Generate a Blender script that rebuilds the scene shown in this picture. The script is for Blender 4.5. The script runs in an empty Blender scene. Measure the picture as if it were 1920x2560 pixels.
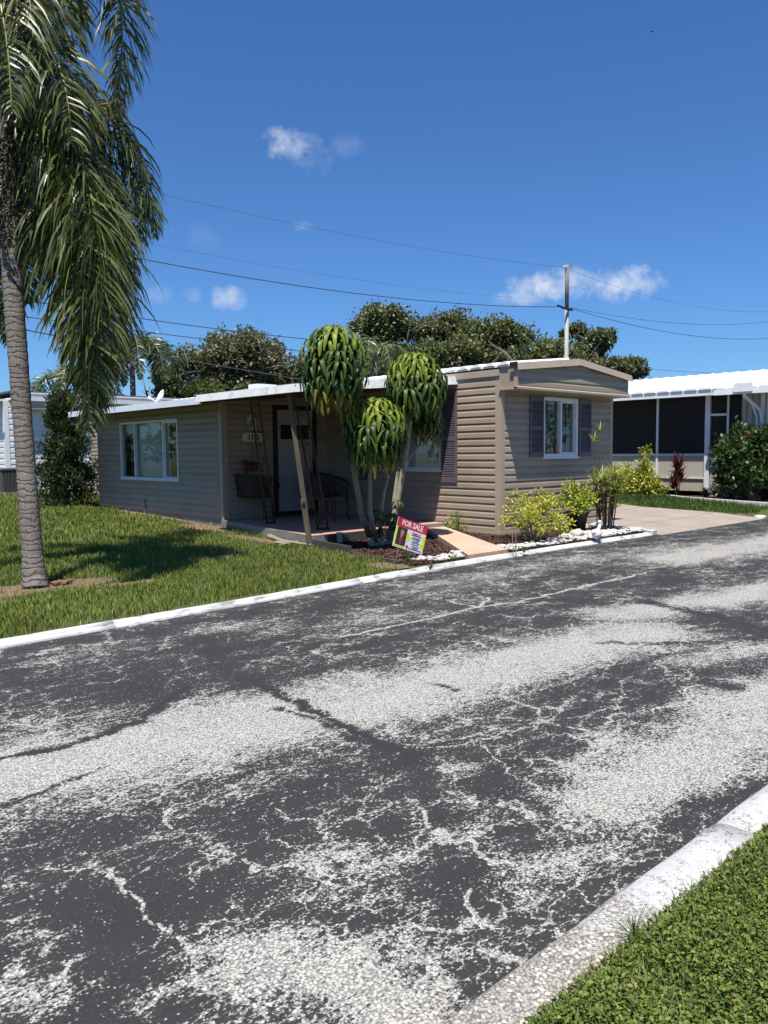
import bpy, bmesh, math, random
import numpy as np
from mathutils import Matrix, Vector
random.seed(7); rng = np.random.default_rng(7)
SC = bpy.context.scene
COL = SC.collection
PI = math.pi
rad = math.radians

# ------------------------------------------------------------------ camera
F_PX, PITCH, ROLL, HEAD, EYE = 1950.0, rad(4.4), rad(0.5), rad(47.3), 1.52
_hd = Vector((math.cos(HEAD), math.sin(HEAD), 0)); _rt = Vector((math.sin(HEAD), -math.cos(HEAD), 0)); _up = Vector((0, 0, 1))
CF = _hd*math.cos(PITCH) - _up*math.sin(PITCH); _u = _up*math.cos(PITCH) + _hd*math.sin(PITCH)
CR = _rt*math.cos(ROLL) - _u*math.sin(ROLL); CU = _u*math.cos(ROLL) + _rt*math.sin(ROLL)
CPOS = Vector((0, 0, EYE))
cam = bpy.data.cameras.new('camera'); cam_o = bpy.data.objects.new('camera', cam); COL.objects.link(cam_o)
cam.sensor_fit = 'VERTICAL'; cam.sensor_height = 36.0; cam.sensor_width = 27.0
cam.lens = F_PX*36.0/2560.0; cam.clip_start = 0.05; cam.clip_end = 3000
M = Matrix((CR, CU, -CF)).transposed().to_4x4(); M.translation = CPOS
cam_o.matrix_world = M
SC.camera = cam_o

# surveying helpers: real-world place of a point seen in the 1920x2560 photograph
def ray(x, y):
    return CF + CR*((x-960)/F_PX) - CU*((y-1280)/F_PX)
def at(x, y, z=None, X=None, Y=None, d=None):
    r = ray(x, y)
    if z is not None: t = (z-EYE)/r.z
    elif X is not None: t = X/r.x
    elif Y is not None: t = Y/r.y
    else: t = d
    return CPOS + r*t

# ------------------------------------------------------------------ sun, sky, exposure
SUN = Vector((-0.477, -0.357, 1.51)).normalized()
ELEV = math.asin(SUN.z)
sl = bpy.data.lights.new('sun', 'SUN'); sl.energy = 5.0; sl.angle = rad(0.53); sl.color = (1.0, 0.955, 0.88)
so = bpy.data.objects.new('sun', sl); COL.objects.link(so)
so.rotation_euler = (-SUN).to_track_quat('-Z', 'Y').to_euler(); so.location = (-10, -8, 40)
w = bpy.data.worlds.new('World'); SC.world = w; w.use_nodes = True
nt = w.node_tree; nt.nodes.clear()
def wn(t, **k):
    n = nt.nodes.new(t)
    for a, b in k.items(): setattr(n, a, b)
    return n
def wm(op, a, b=None, clamp=False):
    n = wn('ShaderNodeMath', operation=op); n.use_clamp = clamp
    for i, v in enumerate((a, b)):
        if v is None: continue
        if isinstance(v, (int, float)): n.inputs[i].default_value = v
        else: nt.links.new(v, n.inputs[i])
    return n.outputs[0]
sky = wn('ShaderNodeTexSky', sky_type='NISHITA'); sky.sun_disc = False
sky.sun_elevation = ELEV; sky.sun_rotation = math.atan2(SUN.x, SUN.y)
sky.altitude = 0; sky.air_density = 1.0; sky.dust_density = 0.35; sky.ozone_density = 2.2
tc = wn('ShaderNodeTexCoord'); gen = tc.outputs['Generated']
def wdot(v):
    n = wn('ShaderNodeVectorMath', operation='DOT_PRODUCT'); nt.links.new(gen, n.inputs[0]); n.inputs[1].default_value = v
    return n.outputs['Value']
nz = wn('ShaderNodeTexNoise'); nz.inputs['Scale'].default_value = 22; nz.inputs['Detail'].default_value = 7; nz.inputs['Roughness'].default_value = 0.62
nt.links.new(gen, nz.inputs['Vector'])
nz2 = wn('ShaderNodeTexNoise'); nz2.inputs['Scale'].default_value = 75; nz2.inputs['Detail'].default_value = 5; nz2.inputs['Roughness'].default_value = 0.6
nt.links.new(gen, nz2.inputs['Vector'])
noise = wm('ADD', wm('MULTIPLY', wm('SUBTRACT', nz.outputs['Fac'], 0.5), 3.6), wm('MULTIPLY', wm('SUBTRACT', nz2.outputs['Fac'], 0.5), 1.5))
# small fair-weather clouds: direction (as seen from here), half width, half height in radians, density
CL = [(738, 362, .032, .022, .68), (785, 405, .030, .018, .24), (870, 365, .022, .014, .12),
      (1430, 710, .085, .019, .85), (1555, 712, .048, .020, .8), (1300, 742, .04, .012, .45),
      (575, 748, .024, .015, .5), (480, 738, .012, .01, .22), (395, 738, .02, .014, .25), (505, 590, .02, .02, .08), (765, 565, .014, .008, .14)]
acc = None
for x, y, rx, ry, dn in CL:
    c = ray(x, y).normalized(); t = Vector((c.y, -c.x, 0)).normalized(); u = t.cross(c)
    a = wm('MULTIPLY', wdot(t), 1/rx); b = wm('MULTIPLY', wm('SUBTRACT', wdot(u), 0), 1/ry)
    fr = wm('GREATER_THAN', wdot(c), 0.5)
    d2 = wm('ADD', wm('MULTIPLY', a, a), wm('MULTIPLY', b, b))
    m = wm('MULTIPLY', wm('MULTIPLY', wm('ADD', wm('SUBTRACT', 1.0, d2), noise), 0.75, True), wm('SUBTRACT', 2.4, d2, True))
    m = wm('MULTIPLY', wm('MULTIPLY', wm('POWER', m, 1.35), fr), dn)
    acc = m if acc is None else wm('MAXIMUM', acc, m)
hs = wn('ShaderNodeMix', data_type='RGBA', blend_type='MULTIPLY'); hs.inputs[0].default_value = 1.0; hs.inputs[7].default_value = (.445, .755, 1.15, 1)   # camera white balance of the clear sky
nt.links.new(sky.outputs['Color'], hs.inputs[6])
mx = wn('ShaderNodeMix', data_type='RGBA'); nt.links.new(acc, mx.inputs['Factor'])
nt.links.new(hs.outputs[2], mx.inputs[6]); mx.inputs[7].default_value = (6.4, 6.9, 7.8, 1)
bg = wn('ShaderNodeBackground'); bg.inputs['Strength'].default_value = 0.073
wo = wn('ShaderNodeOutputWorld')
nt.links.new(mx.outputs[2], bg.inputs['Color']); nt.links.new(bg.outputs['Background'], wo.inputs['Surface'])
SC.view_settings.view_transform = 'Standard'; SC.view_settings.look = 'None'
SC.view_settings.exposure = 0.68; SC.view_settings.gamma = 1.0; SC.view_settings.use_curve_mapping = False
SC.cycles.use_denoising = True
SC.cycles.max_bounces = 8; SC.cycles.transparent_max_bounces = 16

# ------------------------------------------------------------------ object helpers
WM = {}
def link(o, parent=None, Mw=None):
    COL.objects.link(o)
    if Mw is None: Mw = WM[parent.name] if parent else Matrix()
    if parent:
        o.parent = parent; o.matrix_basis = WM[parent.name].inverted() @ Mw
    else: o.matrix_basis = Mw
    WM[o.name] = Mw
    return o
def tag(o, label=None, cat=None, group=None, kind=None):
    for k, v in (('label', label), ('category', cat), ('group', group), ('kind', kind)):
        if v: o[k] = v
    return o
def thing(name, label, cat, loc=(0, 0, 0), rz=0, group=None):
    o = bpy.data.objects.new(name, None); o.empty_display_size = .2
    link(o, None, Matrix.Translation(Vector(loc)) @ Matrix.Rotation(rz, 4, 'Z'))
    return tag(o, label, cat, group)
def tube_frames(pts):
    pts = [Vector(p) for p in pts]; out = []
    prev = None
    for i, p in enumerate(pts):
        t = (pts[min(i+1, len(pts)-1)] - pts[max(i-1, 0)])
        if t.length < 1e-9: t = Vector((0, 0, 1))
        t.normalize()
        if prev is None:
            a = Vector((0, 0, 1)) if abs(t.z) < .9 else Vector((1, 0, 0))
            n = t.cross(a).normalized()
        else:
            n = (prev - t*prev.dot(t))
            n = n.normalized() if n.length > 1e-6 else t.orthogonal().normalized()
        prev = n; out.append((p, n, t.cross(n)))
    return out
class MB:
    def __init__(s): s.v = []; s.f = []; s.c = []; s.col = (1, 1, 1)
    def av(s, pts):
        i = len(s.v); s.v += [tuple(p) for p in pts]; s.c += [s.col]*len(pts); return i
    def box(s, x0, x1, y0, y1, z0, z1, M=None):
        p = [Vector((x, y, z)) for z in (z0, z1) for y in (y0, y1) for x in (x0, x1)]
        if M: p = [M @ q for q in p]
        i = s.av(p)
        s.f += [tuple(i+k for k in q) for q in ((0, 2, 3, 1), (4, 5, 7, 6), (0, 1, 5, 4), (2, 6, 7, 3), (0, 4, 6, 2), (1, 3, 7, 5))]
        return s
    def prism(s, poly, d, M=None):           # poly: list of 3D points (planar), d: extrusion vector
        n = len(poly); d = Vector(d)
        p = [Vector(q) for q in poly]; p = p + [q + d for q in p]
        if M: p = [M @ q for q in p]
        i = s.av(p)
        s.f.append(tuple(i+k for k in range(n-1, -1, -1))); s.f.append(tuple(i+n+k for k in range(n)))
        for k in range(n):
            j = (k+1) % n; s.f.append((i+k, i+j, i+n+j, i+n+k))
        return s
    def tube(s, pts, r, n=6, cap=True, M=None):
        fr = tube_frames(pts); L = len(fr)
        rr = r if isinstance(r, (list, tuple)) else [r]*L
        p = []
        for (c, a, b), q in zip(fr, rr):
            for k in range(n):
                t = 2*PI*k/n; p.append(c + a*(q*math.cos(t)) + b*(q*math.sin(t)))
        if M: p = [M @ q for q in p]
        i = s.av(p)
        for l in range(L-1):
            for k in range(n):
                j = (k+1) % n; s.f.append((i+l*n+k, i+l*n+j, i+(l+1)*n+j, i+(l+1)*n+k))
        if cap:
            s.f.append(tuple(i+k for k in range(n-1, -1, -1))); s.f.append(tuple(i+(L-1)*n+k for k in range(n)))
        return s
    def lathe(s, prof, c=(0, 0, 0), n=16):    # prof: (r, z)
        p = []
        for r, z in prof:
            for k in range(n):
                t = 2*PI*k/n; p.append((c[0]+r*math.cos(t), c[1]+r*math.sin(t), c[2]+z))
        i = s.av(p)
        for l in range(len(prof)-1):
            for k in range(n):
                j = (k+1) % n; s.f.append((i+l*n+k, i+l*n+j, i+(l+1)*n+j, i+(l+1)*n+k))
        s.f.append(tuple(i+k for k in range(n-1, -1, -1))); s.f.append(tuple(i+(len(prof)-1)*n+k for k in range(n)))
        return s
    def blob(s, c, r, seed=0, amp=.18, sub=1):
        bm = bmesh.new(); bmesh.ops.create_icosphere(bm, subdivisions=sub, radius=1)
        g = random.Random(seed); p = []
        for v in bm.verts:
            q = v.co * (1 + g.uniform(-amp, amp)); p.append((c[0]+q.x*r[0], c[1]+q.y*r[1], c[2]+q.z*r[2]))
        i = s.av(p); s.f += [tuple(i+v.index for v in f.verts) for f in bm.faces]; bm.free(); return s
    def mesh(s, name, mat, smooth=False):
        me = bpy.data.meshes.new(name); me.from_pydata(s.v, [], s.f); me.update()
        if any(c != (1, 1, 1) for c in s.c):
            a = me.color_attributes.new('Col', 'FLOAT_COLOR', 'POINT')
            a.data.foreach_set('color', np.column_stack([np.array(s.c), np.ones(len(s.c))]).ravel().astype(np.float32))
        me.materials.append(mat)
        if smooth: me.polygons.foreach_set('use_smooth', [True]*len(me.polygons))
        return me
    def build(s, name, mat, parent=None, smooth=False, Mw=None):
        """verts are in world space; kept there whatever the parent is (Mw given: verts are local to Mw)"""
        me = s.mesh(name, mat, smooth)
        if Mw is None and parent is not None:
            me.transform(WM[parent.name].inverted())
        o = bpy.data.objects.new(name, me); return link(o, parent, Mw)
def put(name, me, parent, Mw):
    return link(bpy.data.objects.new(name, me), parent, Mw)
def np_mesh(name, V, F4, mat, col=None, parent=None, tri=False, smooth=False, Mw=None):
    """fast mesh from arrays; F4 (n,4) or (n,3) indices"""
    me = bpy.data.meshes.new(name); k = F4.shape[1]
    if Mw is None and parent is not None:
        Mi = np.array(WM[parent.name].inverted()); V = V @ Mi[:3, :3].T + Mi[:3, 3]
    me.vertices.add(len(V)); me.vertices.foreach_set('co', V.astype(np.float32).ravel())
    me.loops.add(F4.size); me.loops.foreach_set('vertex_index', F4.astype(np.int32).ravel())
    me.polygons.add(len(F4)); me.polygons.foreach_set('loop_start', np.arange(0, F4.size, k, dtype=np.int32))
    me.update(calc_edges=True)
    if col is not None:
        a = me.color_attributes.new('Col', 'FLOAT_COLOR', 'POINT')
        a.data.foreach_set('color', np.column_stack([col, np.ones(len(col))]).astype(np.float32).ravel())
    if smooth: me.polygons.foreach_set('use_smooth', np.ones(len(F4), bool))
    me.materials.append(mat)
    o = bpy.data.objects.new(name, me); return link(o, parent, Mw)
def text_mesh(txt, size, mat, bold=0.0, ext=0.001, align='CENTER', sx=1.0, res=2):
    cu = bpy.data.curves.new('lettering', 'FONT'); cu.body = txt; cu.size = size; cu.offset = bold; cu.extrude = ext
    cu.align_x = align; cu.align_y = 'CENTER'; cu.resolution_u = res; cu.space_character = 1.0
    o = bpy.data.objects.new('lettering_source', cu); COL.objects.link(o)
    dg = bpy.context.evaluated_depsgraph_get(); dg.update()
    me = bpy.data.meshes.new_from_object(o.evaluated_get(dg)); me.name = 'lettering'
    bpy.data.objects.remove(o); bpy.data.curves.remove(cu)
    me.materials.clear(); me.materials.append(mat)
    if sx != 1: me.transform(Matrix.Diagonal((sx, 1, 1, 1)))
    return me
def smooth01(t): t = min(1, max(0, t)); return t*t*(3-2*t)

# ------------------------------------------------------------------ materials
MATS = {}
class NT:
    def __init__(s, name):
        s.m = bpy.data.materials.new(name); s.m.use_nodes = True; s.t = s.m.node_tree; s.t.nodes.clear()
        s.out = s.n('ShaderNodeOutputMaterial'); MATS[name] = s.m
    def n(s, t, **k):
        x = s.t.nodes.new(t)
        for a, b in k.items(): setattr(x, a, b)
        return x
    def l(s, a, b): s.t.links.new(a, b)
    def set(s, sock, v):
        if isinstance(v, (int, float)): sock.default_value = v
        elif isinstance(v, (tuple, list)): sock.default_value = (*v, 1) if len(v) == 3 and sock.type == 'RGBA' else v
        else: s.l(v, sock)
    def math(s, op, a, b=0, c=0, clamp=False):
        x = s.n('ShaderNodeMath', operation=op); x.use_clamp = clamp
        s.set(x.inputs[0], a); s.set(x.inputs[1], b)
        if op in ('MULTIPLY_ADD', 'SMOOTH_MIN'): s.set(x.inputs[2], c)
        return x.outputs[0]
    def rng(s, v, a, b, c=0, d=1, smooth=False):
        x = s.n('ShaderNodeMapRange'); x.clamp = True
        if smooth: x.interpolation_type = 'SMOOTHSTEP'
        for i, q in enumerate((v, a, b, c, d)): s.set(x.inputs[i], q)
        return x.outputs[0]
    def mix(s, f, a, b, mode='MIX'):
        x = s.n('ShaderNodeMix', data_type='RGBA', blend_type=mode)
        s.set(x.inputs[0], f); s.set(x.inputs[6], a); s.set(x.inputs[7], b); return x.outputs[2]
    def noise(s, vec, scale, detail=3, rough=.55, dist=0):
        x = s.n('ShaderNodeTexNoise'); s.set(x.inputs['Scale'], scale); s.set(x.inputs['Detail'], detail)
        s.set(x.inputs['Roughness'], rough); s.set(x.inputs['Distortion'], dist)
        if vec is not None: s.l(vec, x.inputs['Vector'])
        return x.outputs['Fac'], x.outputs['Color']
    def voro(s, vec, scale, feature='F1', rnd=1.0):
        x = s.n('ShaderNodeTexVoronoi', feature=feature); s.set(x.inputs['Scale'], scale); s.set(x.inputs['Randomness'], rnd)
        if vec is not None: s.l(vec, x.inputs['Vector'])
        return x
    def scale(s, vec, v):
        x = s.n('ShaderNodeMapping'); x.inputs['Scale'].default_value = v; s.l(vec, x.inputs['Vector']); return x.outputs[0]
    def pos(s): return s.n('ShaderNodeNewGeometry').outputs['Position']
    def obj(s): return s.n('ShaderNodeTexCoord').outputs['Object']
    def bsdf(s, col, rough=.6, metal=0, spec=.5, normal=None, **k):
        x = s.n('ShaderNodeBsdfPrincipled'); s.set(x.inputs['Base Color'], col); s.set(x.inputs['Roughness'], rough)
        s.set(x.inputs['Metallic'], metal); s.set(x.inputs['Specular IOR Level'], spec)
        if normal is not None: s.l(normal, x.inputs['Normal'])
        for a, b in k.items(): s.set(x.inputs[a], b)
        return x.outputs[0]
    def bump(s, h, strength=.3, dist=.01):
        x = s.n('ShaderNodeBump'); x.inputs['Strength'].default_value = strength; x.inputs['Distance'].default_value = dist
        s.l(h, x.inputs['Height']); return x.outputs[0]
    def done(s, sh): s.l(sh, s.out.inputs['Surface']); return s.m
def pm(name, c1, c2, scale=6, rough=.6, bump=.15, bscale=None, bdist=.004, stretch=(1, 1, 1), metal=0, spec=.4, attr=False, dirt=None):
    t = NT(name); p = t.scale(t.pos(), stretch)
    f, _ = t.noise(p, scale, 5, .6)
    c = t.mix(t.rng(f, .3, .7), c1, c2)
    if dirt:
        g, _ = t.noise(t.pos(), dirt[1], 6, .65)
        c = t.mix(t.rng(g, dirt[2], dirt[3], 0, dirt[4], True), c, dirt[0])
    if attr:
        a = t.n('ShaderNodeAttribute', attribute_name='Col'); c = t.mix(1.0, c, a.outputs['Color'], 'MULTIPLY')
    h, _ = t.noise(p, bscale or scale*6, 3, .6)
    r = t.rng(f, .2, .8, max(.05, rough-.08), min(1, rough+.08))
    return t.done(t.bsdf(c, r, metal, spec, t.bump(h, bump, bdist)))
def leafmat(name, rough=.45, trans=.3, spec=.4, tint=(1, 1, 1), tcol=(1.0, 1.05, .35)):
    t = NT(name); a = t.n('ShaderNodeAttribute', attribute_name='Col')
    f, _ = t.noise(t.pos(), 9, 3)
    c = t.mix(t.rng(f, .3, .7, 0, .35), a.outputs['Color'], t.mix(1.0, a.outputs['Color'], (.62, .7, .6), 'MULTIPLY'))
    b = t.bsdf(c, rough, 0, spec)
    tr = t.n('ShaderNodeBsdfTranslucent'); t.l(t.mix(1.0, c, tcol, 'MULTIPLY'), tr.inputs['Color'])
    m = t.n('ShaderNodeMixShader'); m.inputs[0].default_value = trans; t.l(b, m.inputs[1]); t.l(tr.outputs[0], m.inputs[2])
    return t.done(m.outputs[0])
# ------------------------------------------------------------------ named materials
m_siding = pm('taupe_siding', (.345, .275, .208), (.30, .236, .178), 1.3, .5, .06, 60, .002, (1, 1, 6), dirt=((.20, .155, .118), .9, .48, .8, .55))
m_trim = pm('taupe_trim', (.39, .315, .24), (.34, .275, .21), 2.0, .45, .05, 40, .002, dirt=((.2, .17, .14), 3, .55, .85, .5))
m_white = pm('white_enamel', (.78, .79, .79), (.70, .71, .71), 2.5, .42, .05, 30, .002, dirt=((.45, .46, .45), 4.5, .5, .9, .55), stretch=(1, 1, .35))
m_fascia = pm('streaked_white_fascia', (.58, .60, .60), (.50, .52, .52), 2.5, .45, .05, 30, .002, (1, 1, .35), dirt=((.30, .32, .31), 9, .48, .75, .6))
m_whitetrim = pm('white_trim', (.74, .75, .76), (.66, .67, .69), 5, .4, .05, 40, .002)
m_greyfascia = pm('blue_grey_fascia', (.42, .46, .50), (.36, .40, .44), 2.5, .45, .05, 30, .002)  # blue-grey tone for the addition's stretch of fascia
m_roofw = pm('white_roof_metal', (.80, .80, .80), (.68, .68, .67), 3, .45, .08, 25, .003, dirt=((.33, .31, .28), 5, .55, .8, .6))
m_shutter = pm('dusty_purple_vinyl', (.125, .103, .122), (.10, .083, .10), 4, .5, .05, 60, .002)
m_black = pm('black_paint', (.012, .011, .011), (.02, .018, .018), 6, .45, .1)
m_iron = pm('rusty_brown_iron', (.035, .018, .014), (.06, .028, .02), 18, .5, .25, 90, .002)
m_wood = pm('weathered_lumber', (.155, .12, .085), (.085, .065, .048), 5, .8, .5, 40, .004, (3, 3, .4))
m_board = pm('grey_board', (.25, .245, .215), (.17, .165, .145), 3, .8, .4, 30, .004, (.6, .6, 4), dirt=((.08, .07, .055), 4, .5, .8, .6))
m_dboard = pm('dark_stained_board', (.07, .065, .06), (.04, .037, .034), 4, .8, .4, 30, .004, (.6, .6, 4))
m_porch = pm('porch_concrete', (.50, .27, .20), (.36, .19, .14), 5, .8, .3, 50, .003, dirt=((.55, .42, .33), 2.2, .5, .75, .6))
m_ceiling = pm('darkened_porch_ceiling', (.07, .05, .04), (.05, .036, .03), 3, .7, .1)  # unseen underside, coloured dark brown to cut bounce and deepen the porch shade
m_dark = pm('dark_interior', (.02, .02, .02), (.012, .012, .012), 3, .9)
m_blind = pm('vertical_blind_fabric', (.72, .71, .67), (.64, .63, .59), 3, .7, .1)
m_curtain = pm('curtain_cloth', (.19, .17, .165), (.12, .11, .11), 2, .8, .1)
m_door = pm('white_door_paint', (.40, .385, .37), (.34, .33, .315), 2, .5, .05)
m_screen = pm('dark_insect_screen', (.014, .013, .016), (.022, .02, .024), 40, .6, .1, 300, .001, spec=.25)
_t = next(n for n in m_screen.node_tree.nodes if n.type == 'OUTPUT_MATERIAL'); _b = _t.inputs['Surface'].links[0].from_socket
_x = m_screen.node_tree.nodes.new('ShaderNodeMixShader'); _y = m_screen.node_tree.nodes.new('ShaderNodeBsdfTransparent'); _x.inputs[0].default_value = .42
m_screen.node_tree.links.new(_b, _x.inputs[1]); m_screen.node_tree.links.new(_y.outputs[0], _x.inputs[2]); m_screen.node_tree.links.new(_x.outputs[0], _t.inputs['Surface'])
m_stucco = pm('beige_panel', (.44, .40, .32), (.38, .345, .275), 2.5, .7, .15, 90, .002, dirt=((.22, .2, .16), 2, .55, .8, .5))
m_bark = pm('grey_bark', (.17, .15, .12), (.09, .08, .065), 12, .9, .8, 40, .02)
m_stem = pm('pale_plant_stem', (.33, .29, .22), (.20, .175, .13), 16, .8, .6, 60, .006)
m_polewood = pm('weathered_pole_wood', (.21, .19, .15), (.14, .125, .10), 3, .9, .4, 30, .01, (6, 6, .5))
m_polewhite = pm('pale_pole_sleeve', (.32, .335, .325), (.27, .285, .275), 2, .6, .1)
m_wire = pm('black_cable', (.02, .02, .022), (.03, .03, .032), 3, .6)
m_stone = pm('white_river_stone', (.62, .595, .55), (.40, .37, .33), 14, .75, .4, 60, .004)
m_mulch = pm('red_brown_mulch', (.07, .034, .025), (.035, .02, .015), 30, .95, .8, 70, .02, attr=True)
m_mulchbase = pm('mulch_base', (.055, .025, .018), (.025, .013, .01), 22, .95, .9, 60, .03)
m_pot = pm('black_plastic_pot', (.015, .014, .015), (.02, .02, .02), 4, .35)
m_statue = pm('white_painted_concrete', (.74, .72, .68), (.62, .60, .55), 20, .7, .3)
m_mesh = pm('brown_sling_fabric', (.045, .026, .02), (.03, .018, .014), 30, .7, .2, 200, .001)
m_seatwood = pm('reddish_seat_wood', (.22, .11, .075), (.15, .075, .05), 6, .6, .2)
m_berry = pm('palm_fruit', (.05, .045, .02), (.11, .09, .035), 25, .5, .1)
m_acmetal = pm('grey_ac_metal', (.11, .11, .11), (.08, .08, .08), 6, .5)
m_fabricred = pm('rust_red_ornament', (.16, .035, .02), (.10, .02, .015), 12, .6)
m_orange = pm('orange_sticker', (.85, .16, .03), (.75, .12, .02), 30, .5)
m_plaque = pm('cream_plaque', (.62, .58, .46), (.55, .51, .40), 6, .5)
m_steel = pm('galvanised_steel', (.42, .42, .43), (.32, .32, .33), 9, .4, .1, metal=.6)
m_leaf = leafmat('leaf_green'); m_leaf_gloss = leafmat('leaf_glossy', .48, .24, .35); m_grass = leafmat('grass_blade', .55, .3, .25)
m_palm = leafmat('palm_leaflet', .38, .25, .5)
def glassmat():
    t = NT('window_glass'); g = t.n('ShaderNodeBsdfGlossy'); g.inputs['Roughness'].default_value = .02; g.inputs['Color'].default_value = (.9, .95, .95, 1)
    tr = t.n('ShaderNodeBsdfTransparent'); tr.inputs['Color'].default_value = (.82, .85, .85, 1)
    f = t.n('ShaderNodeFresnel'); f.inputs['IOR'].default_value = 1.5
    m = t.n('ShaderNodeMixShader'); t.l(t.math('MULTIPLY', f.outputs[0], .22, 0, True), m.inputs[0]); t.l(tr.outputs[0], m.inputs[1]); t.l(g.outputs[0], m.inputs[2])
    return t.done(m.outputs[0])
m_glass = glassmat()
def flat(name, c, rough=.55): return pm(name, c, tuple(x*.93 for x in c), 8, rough, .03)
m_red = flat('sign_red', (.62, .02, .035)); m_yel = flat('sign_yellow', (.80, .76, .03)); m_swhite = flat('sign_white', (.80, .80, .80)); m_ink = flat('sign_ink', (.12, .12, .15))
m_photo = flat('sign_photo_dark', (.02, .028, .03)); m_skin = flat('sign_photo_skin', (.48, .26, .19)); m_hair = flat('sign_photo_hair', (.16, .08, .05)); m_dress = flat('sign_photo_dress', (.42, .02, .05)); m_jacket = flat('sign_photo_jacket', (.02, .025, .06))

for nm in ('taupe_siding', 'white_trim', 'white_river_stone'):
    nt_ = MATS[nm].node_tree; b_ = next(n for n in nt_.nodes if n.type == 'BSDF_PRINCIPLED'); src = b_.inputs['Base Color'].links[0].from_socket
    oi = nt_.nodes.new('ShaderNodeObjectInfo'); mr = nt_.nodes.new('ShaderNodeMapRange'); mr.inputs[3].default_value, mr.inputs[4].default_value = .88, 1.08; nt_.links.new(oi.outputs['Random'], mr.inputs[0])
    hv = nt_.nodes.new('ShaderNodeHueSaturation'); nt_.links.new(mr.outputs[0], hv.inputs['Value']); nt_.links.new(src, hv.inputs['Color']); nt_.links.new(hv.outputs[0], b_.inputs['Base Color'])
# ------------------------------------------------------------------ ground
def gz(x, y):
    return .04 + .17*smooth01((y-10)/9)*(1-smooth01((x-9)/3)) + .15*smooth01((x-16.5)/3.5)
def kerb_y(x):
    K = [(-30, 6.40), (1.9, 6.50), (2.9, 6.56), (4.2, 6.62), (6.25, 6.78), (7.8, 6.87), (10, 6.90), (13, 6.91), (60, 6.91)]
    for (a, b), (c, d) in zip(K, K[1:]):
        if x <= c: return b+(d-b)*(x-a)/(c-a)
    return 6.91
t = NT('far_ground'); p = t.pos(); f, _ = t.noise(p, .4, 5); g, _ = t.noise(p, 9, 3)
t.done(t.bsdf(t.mix(t.rng(f, .35, .65), t.mix(g, (.06, .085, .02), (.09, .11, .03)), (.12, .10, .06)), .95))
mb = MB(); mb.v = [(-600, -600, -.06), (600, -600, -.06), (600, 600, -.06), (-600, 600, -.06)]; mb.f = [(0, 1, 2, 3)]; mb.c = [(1, 1, 1)]*4
tag(mb.build('ground', MATS['far_ground']), kind='structure')

t = NT('lawn_soil'); p = t.pos(); f, _ = t.noise(p, 1.1, 5); g, _ = t.noise(p, 24, 4); h, _ = t.noise(p, 60, 3)
c = t.mix(t.rng(g, .3, .7), (.045, .06, .016), (.085, .10, .03))
c = t.mix(t.rng(f, .58, .72, 0, .8), c, t.mix(g, (.17, .11, .075), (.26, .18, .12)))
t.done(t.bsdf(c, .95, 0, .2, t.bump(h, .6, .02)))
def grid(name, xs, ys, zf, mat, kind='structure', parent=None):
    X, Y = np.meshgrid(xs, ys, indexing='ij'); V = np.array([(a, b, zf(a, b)) for a, b in zip(X.ravel(), Y.ravel())])
    n, m = len(xs), len(ys); I = np.arange(n*m).reshape(n, m)
    F = np.stack([I[:-1, :-1], I[1:, :-1], I[1:, 1:], I[:-1, 1:]], -1).reshape(-1, 4)
    o = np_mesh(name, V, F, mat, parent=parent, smooth=True)
    return tag(o, kind=kind) if kind else o
def lawn_z(x, y):
    k = kerb_y(x)+.19
    z = gz(x, y) if y > k+.05 else gz(x, y) - .06*(k+.05-y)/.3
    return z - .10*smooth01((x-12.6)/.5)*smooth01((18.2-x)/.9) if y < 19 else z
lx = np.concatenate([np.arange(-30, -6, 3), np.arange(-6, 26, .4), np.arange(26, 70, 3)]); ly = np.concatenate([np.arange(6.55, 24, .3), np.arange(24, 70, 3)])
lawn = grid('lawn', lx, ly, lawn_z, MATS['lawn_soil'])
t = NT('bare_soil'); p = t.pos(); f, _ = t.noise(p, 7, 5, .65); h, _ = t.noise(p, 55, 4, .7)
t.done(t.bsdf(t.mix(t.rng(h, .35, .65), t.mix(f, (.20, .13, .09), (.30, .21, .145)), (.11, .07, .045)), .95, 0, .2, t.bump(h, .8, .02)))
BARE = [(3.05, 8.95, .85, .36), (2.2, 8.75, .7, .30), (3.85, 8.5, .42, .13), (5.75, 9.75, .45, .2), (7.35, 11.2, .22, .95), (7.6, 13.3, .3, .9), (6.85, 7.35, .3, .3), (7.85, 16.5, .16, 3)]
for k, (cx, cy, a, b) in enumerate(BARE):
    m = MB(); g = random.Random(k); n = 26; ring = [(cx+a*g.uniform(.8, 1.12)*math.cos(2*PI*i/n), cy+b*g.uniform(.8, 1.12)*math.sin(2*PI*i/n)) for i in range(n)]
    i0 = m.av([(cx, cy, gz(cx, cy)+.010)]+[(x, y, gz(x, y)+.004) for x, y in ring]); m.f += [(i0, i0+1+i, i0+1+(i+1) % n) for i in range(n)]
    tag(m.build('bare_soil_patch', MATS['bare_soil']), kind='structure')
near = grid('verge', np.arange(-6, 20, .4), np.concatenate([np.arange(-8, .2, .6), [.2, .5, .8, 1.0, 1.1, 1.16]]), lambda x, y: .035+.006*math.sin(x*3+y*4), MATS['lawn_soil'])

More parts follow.
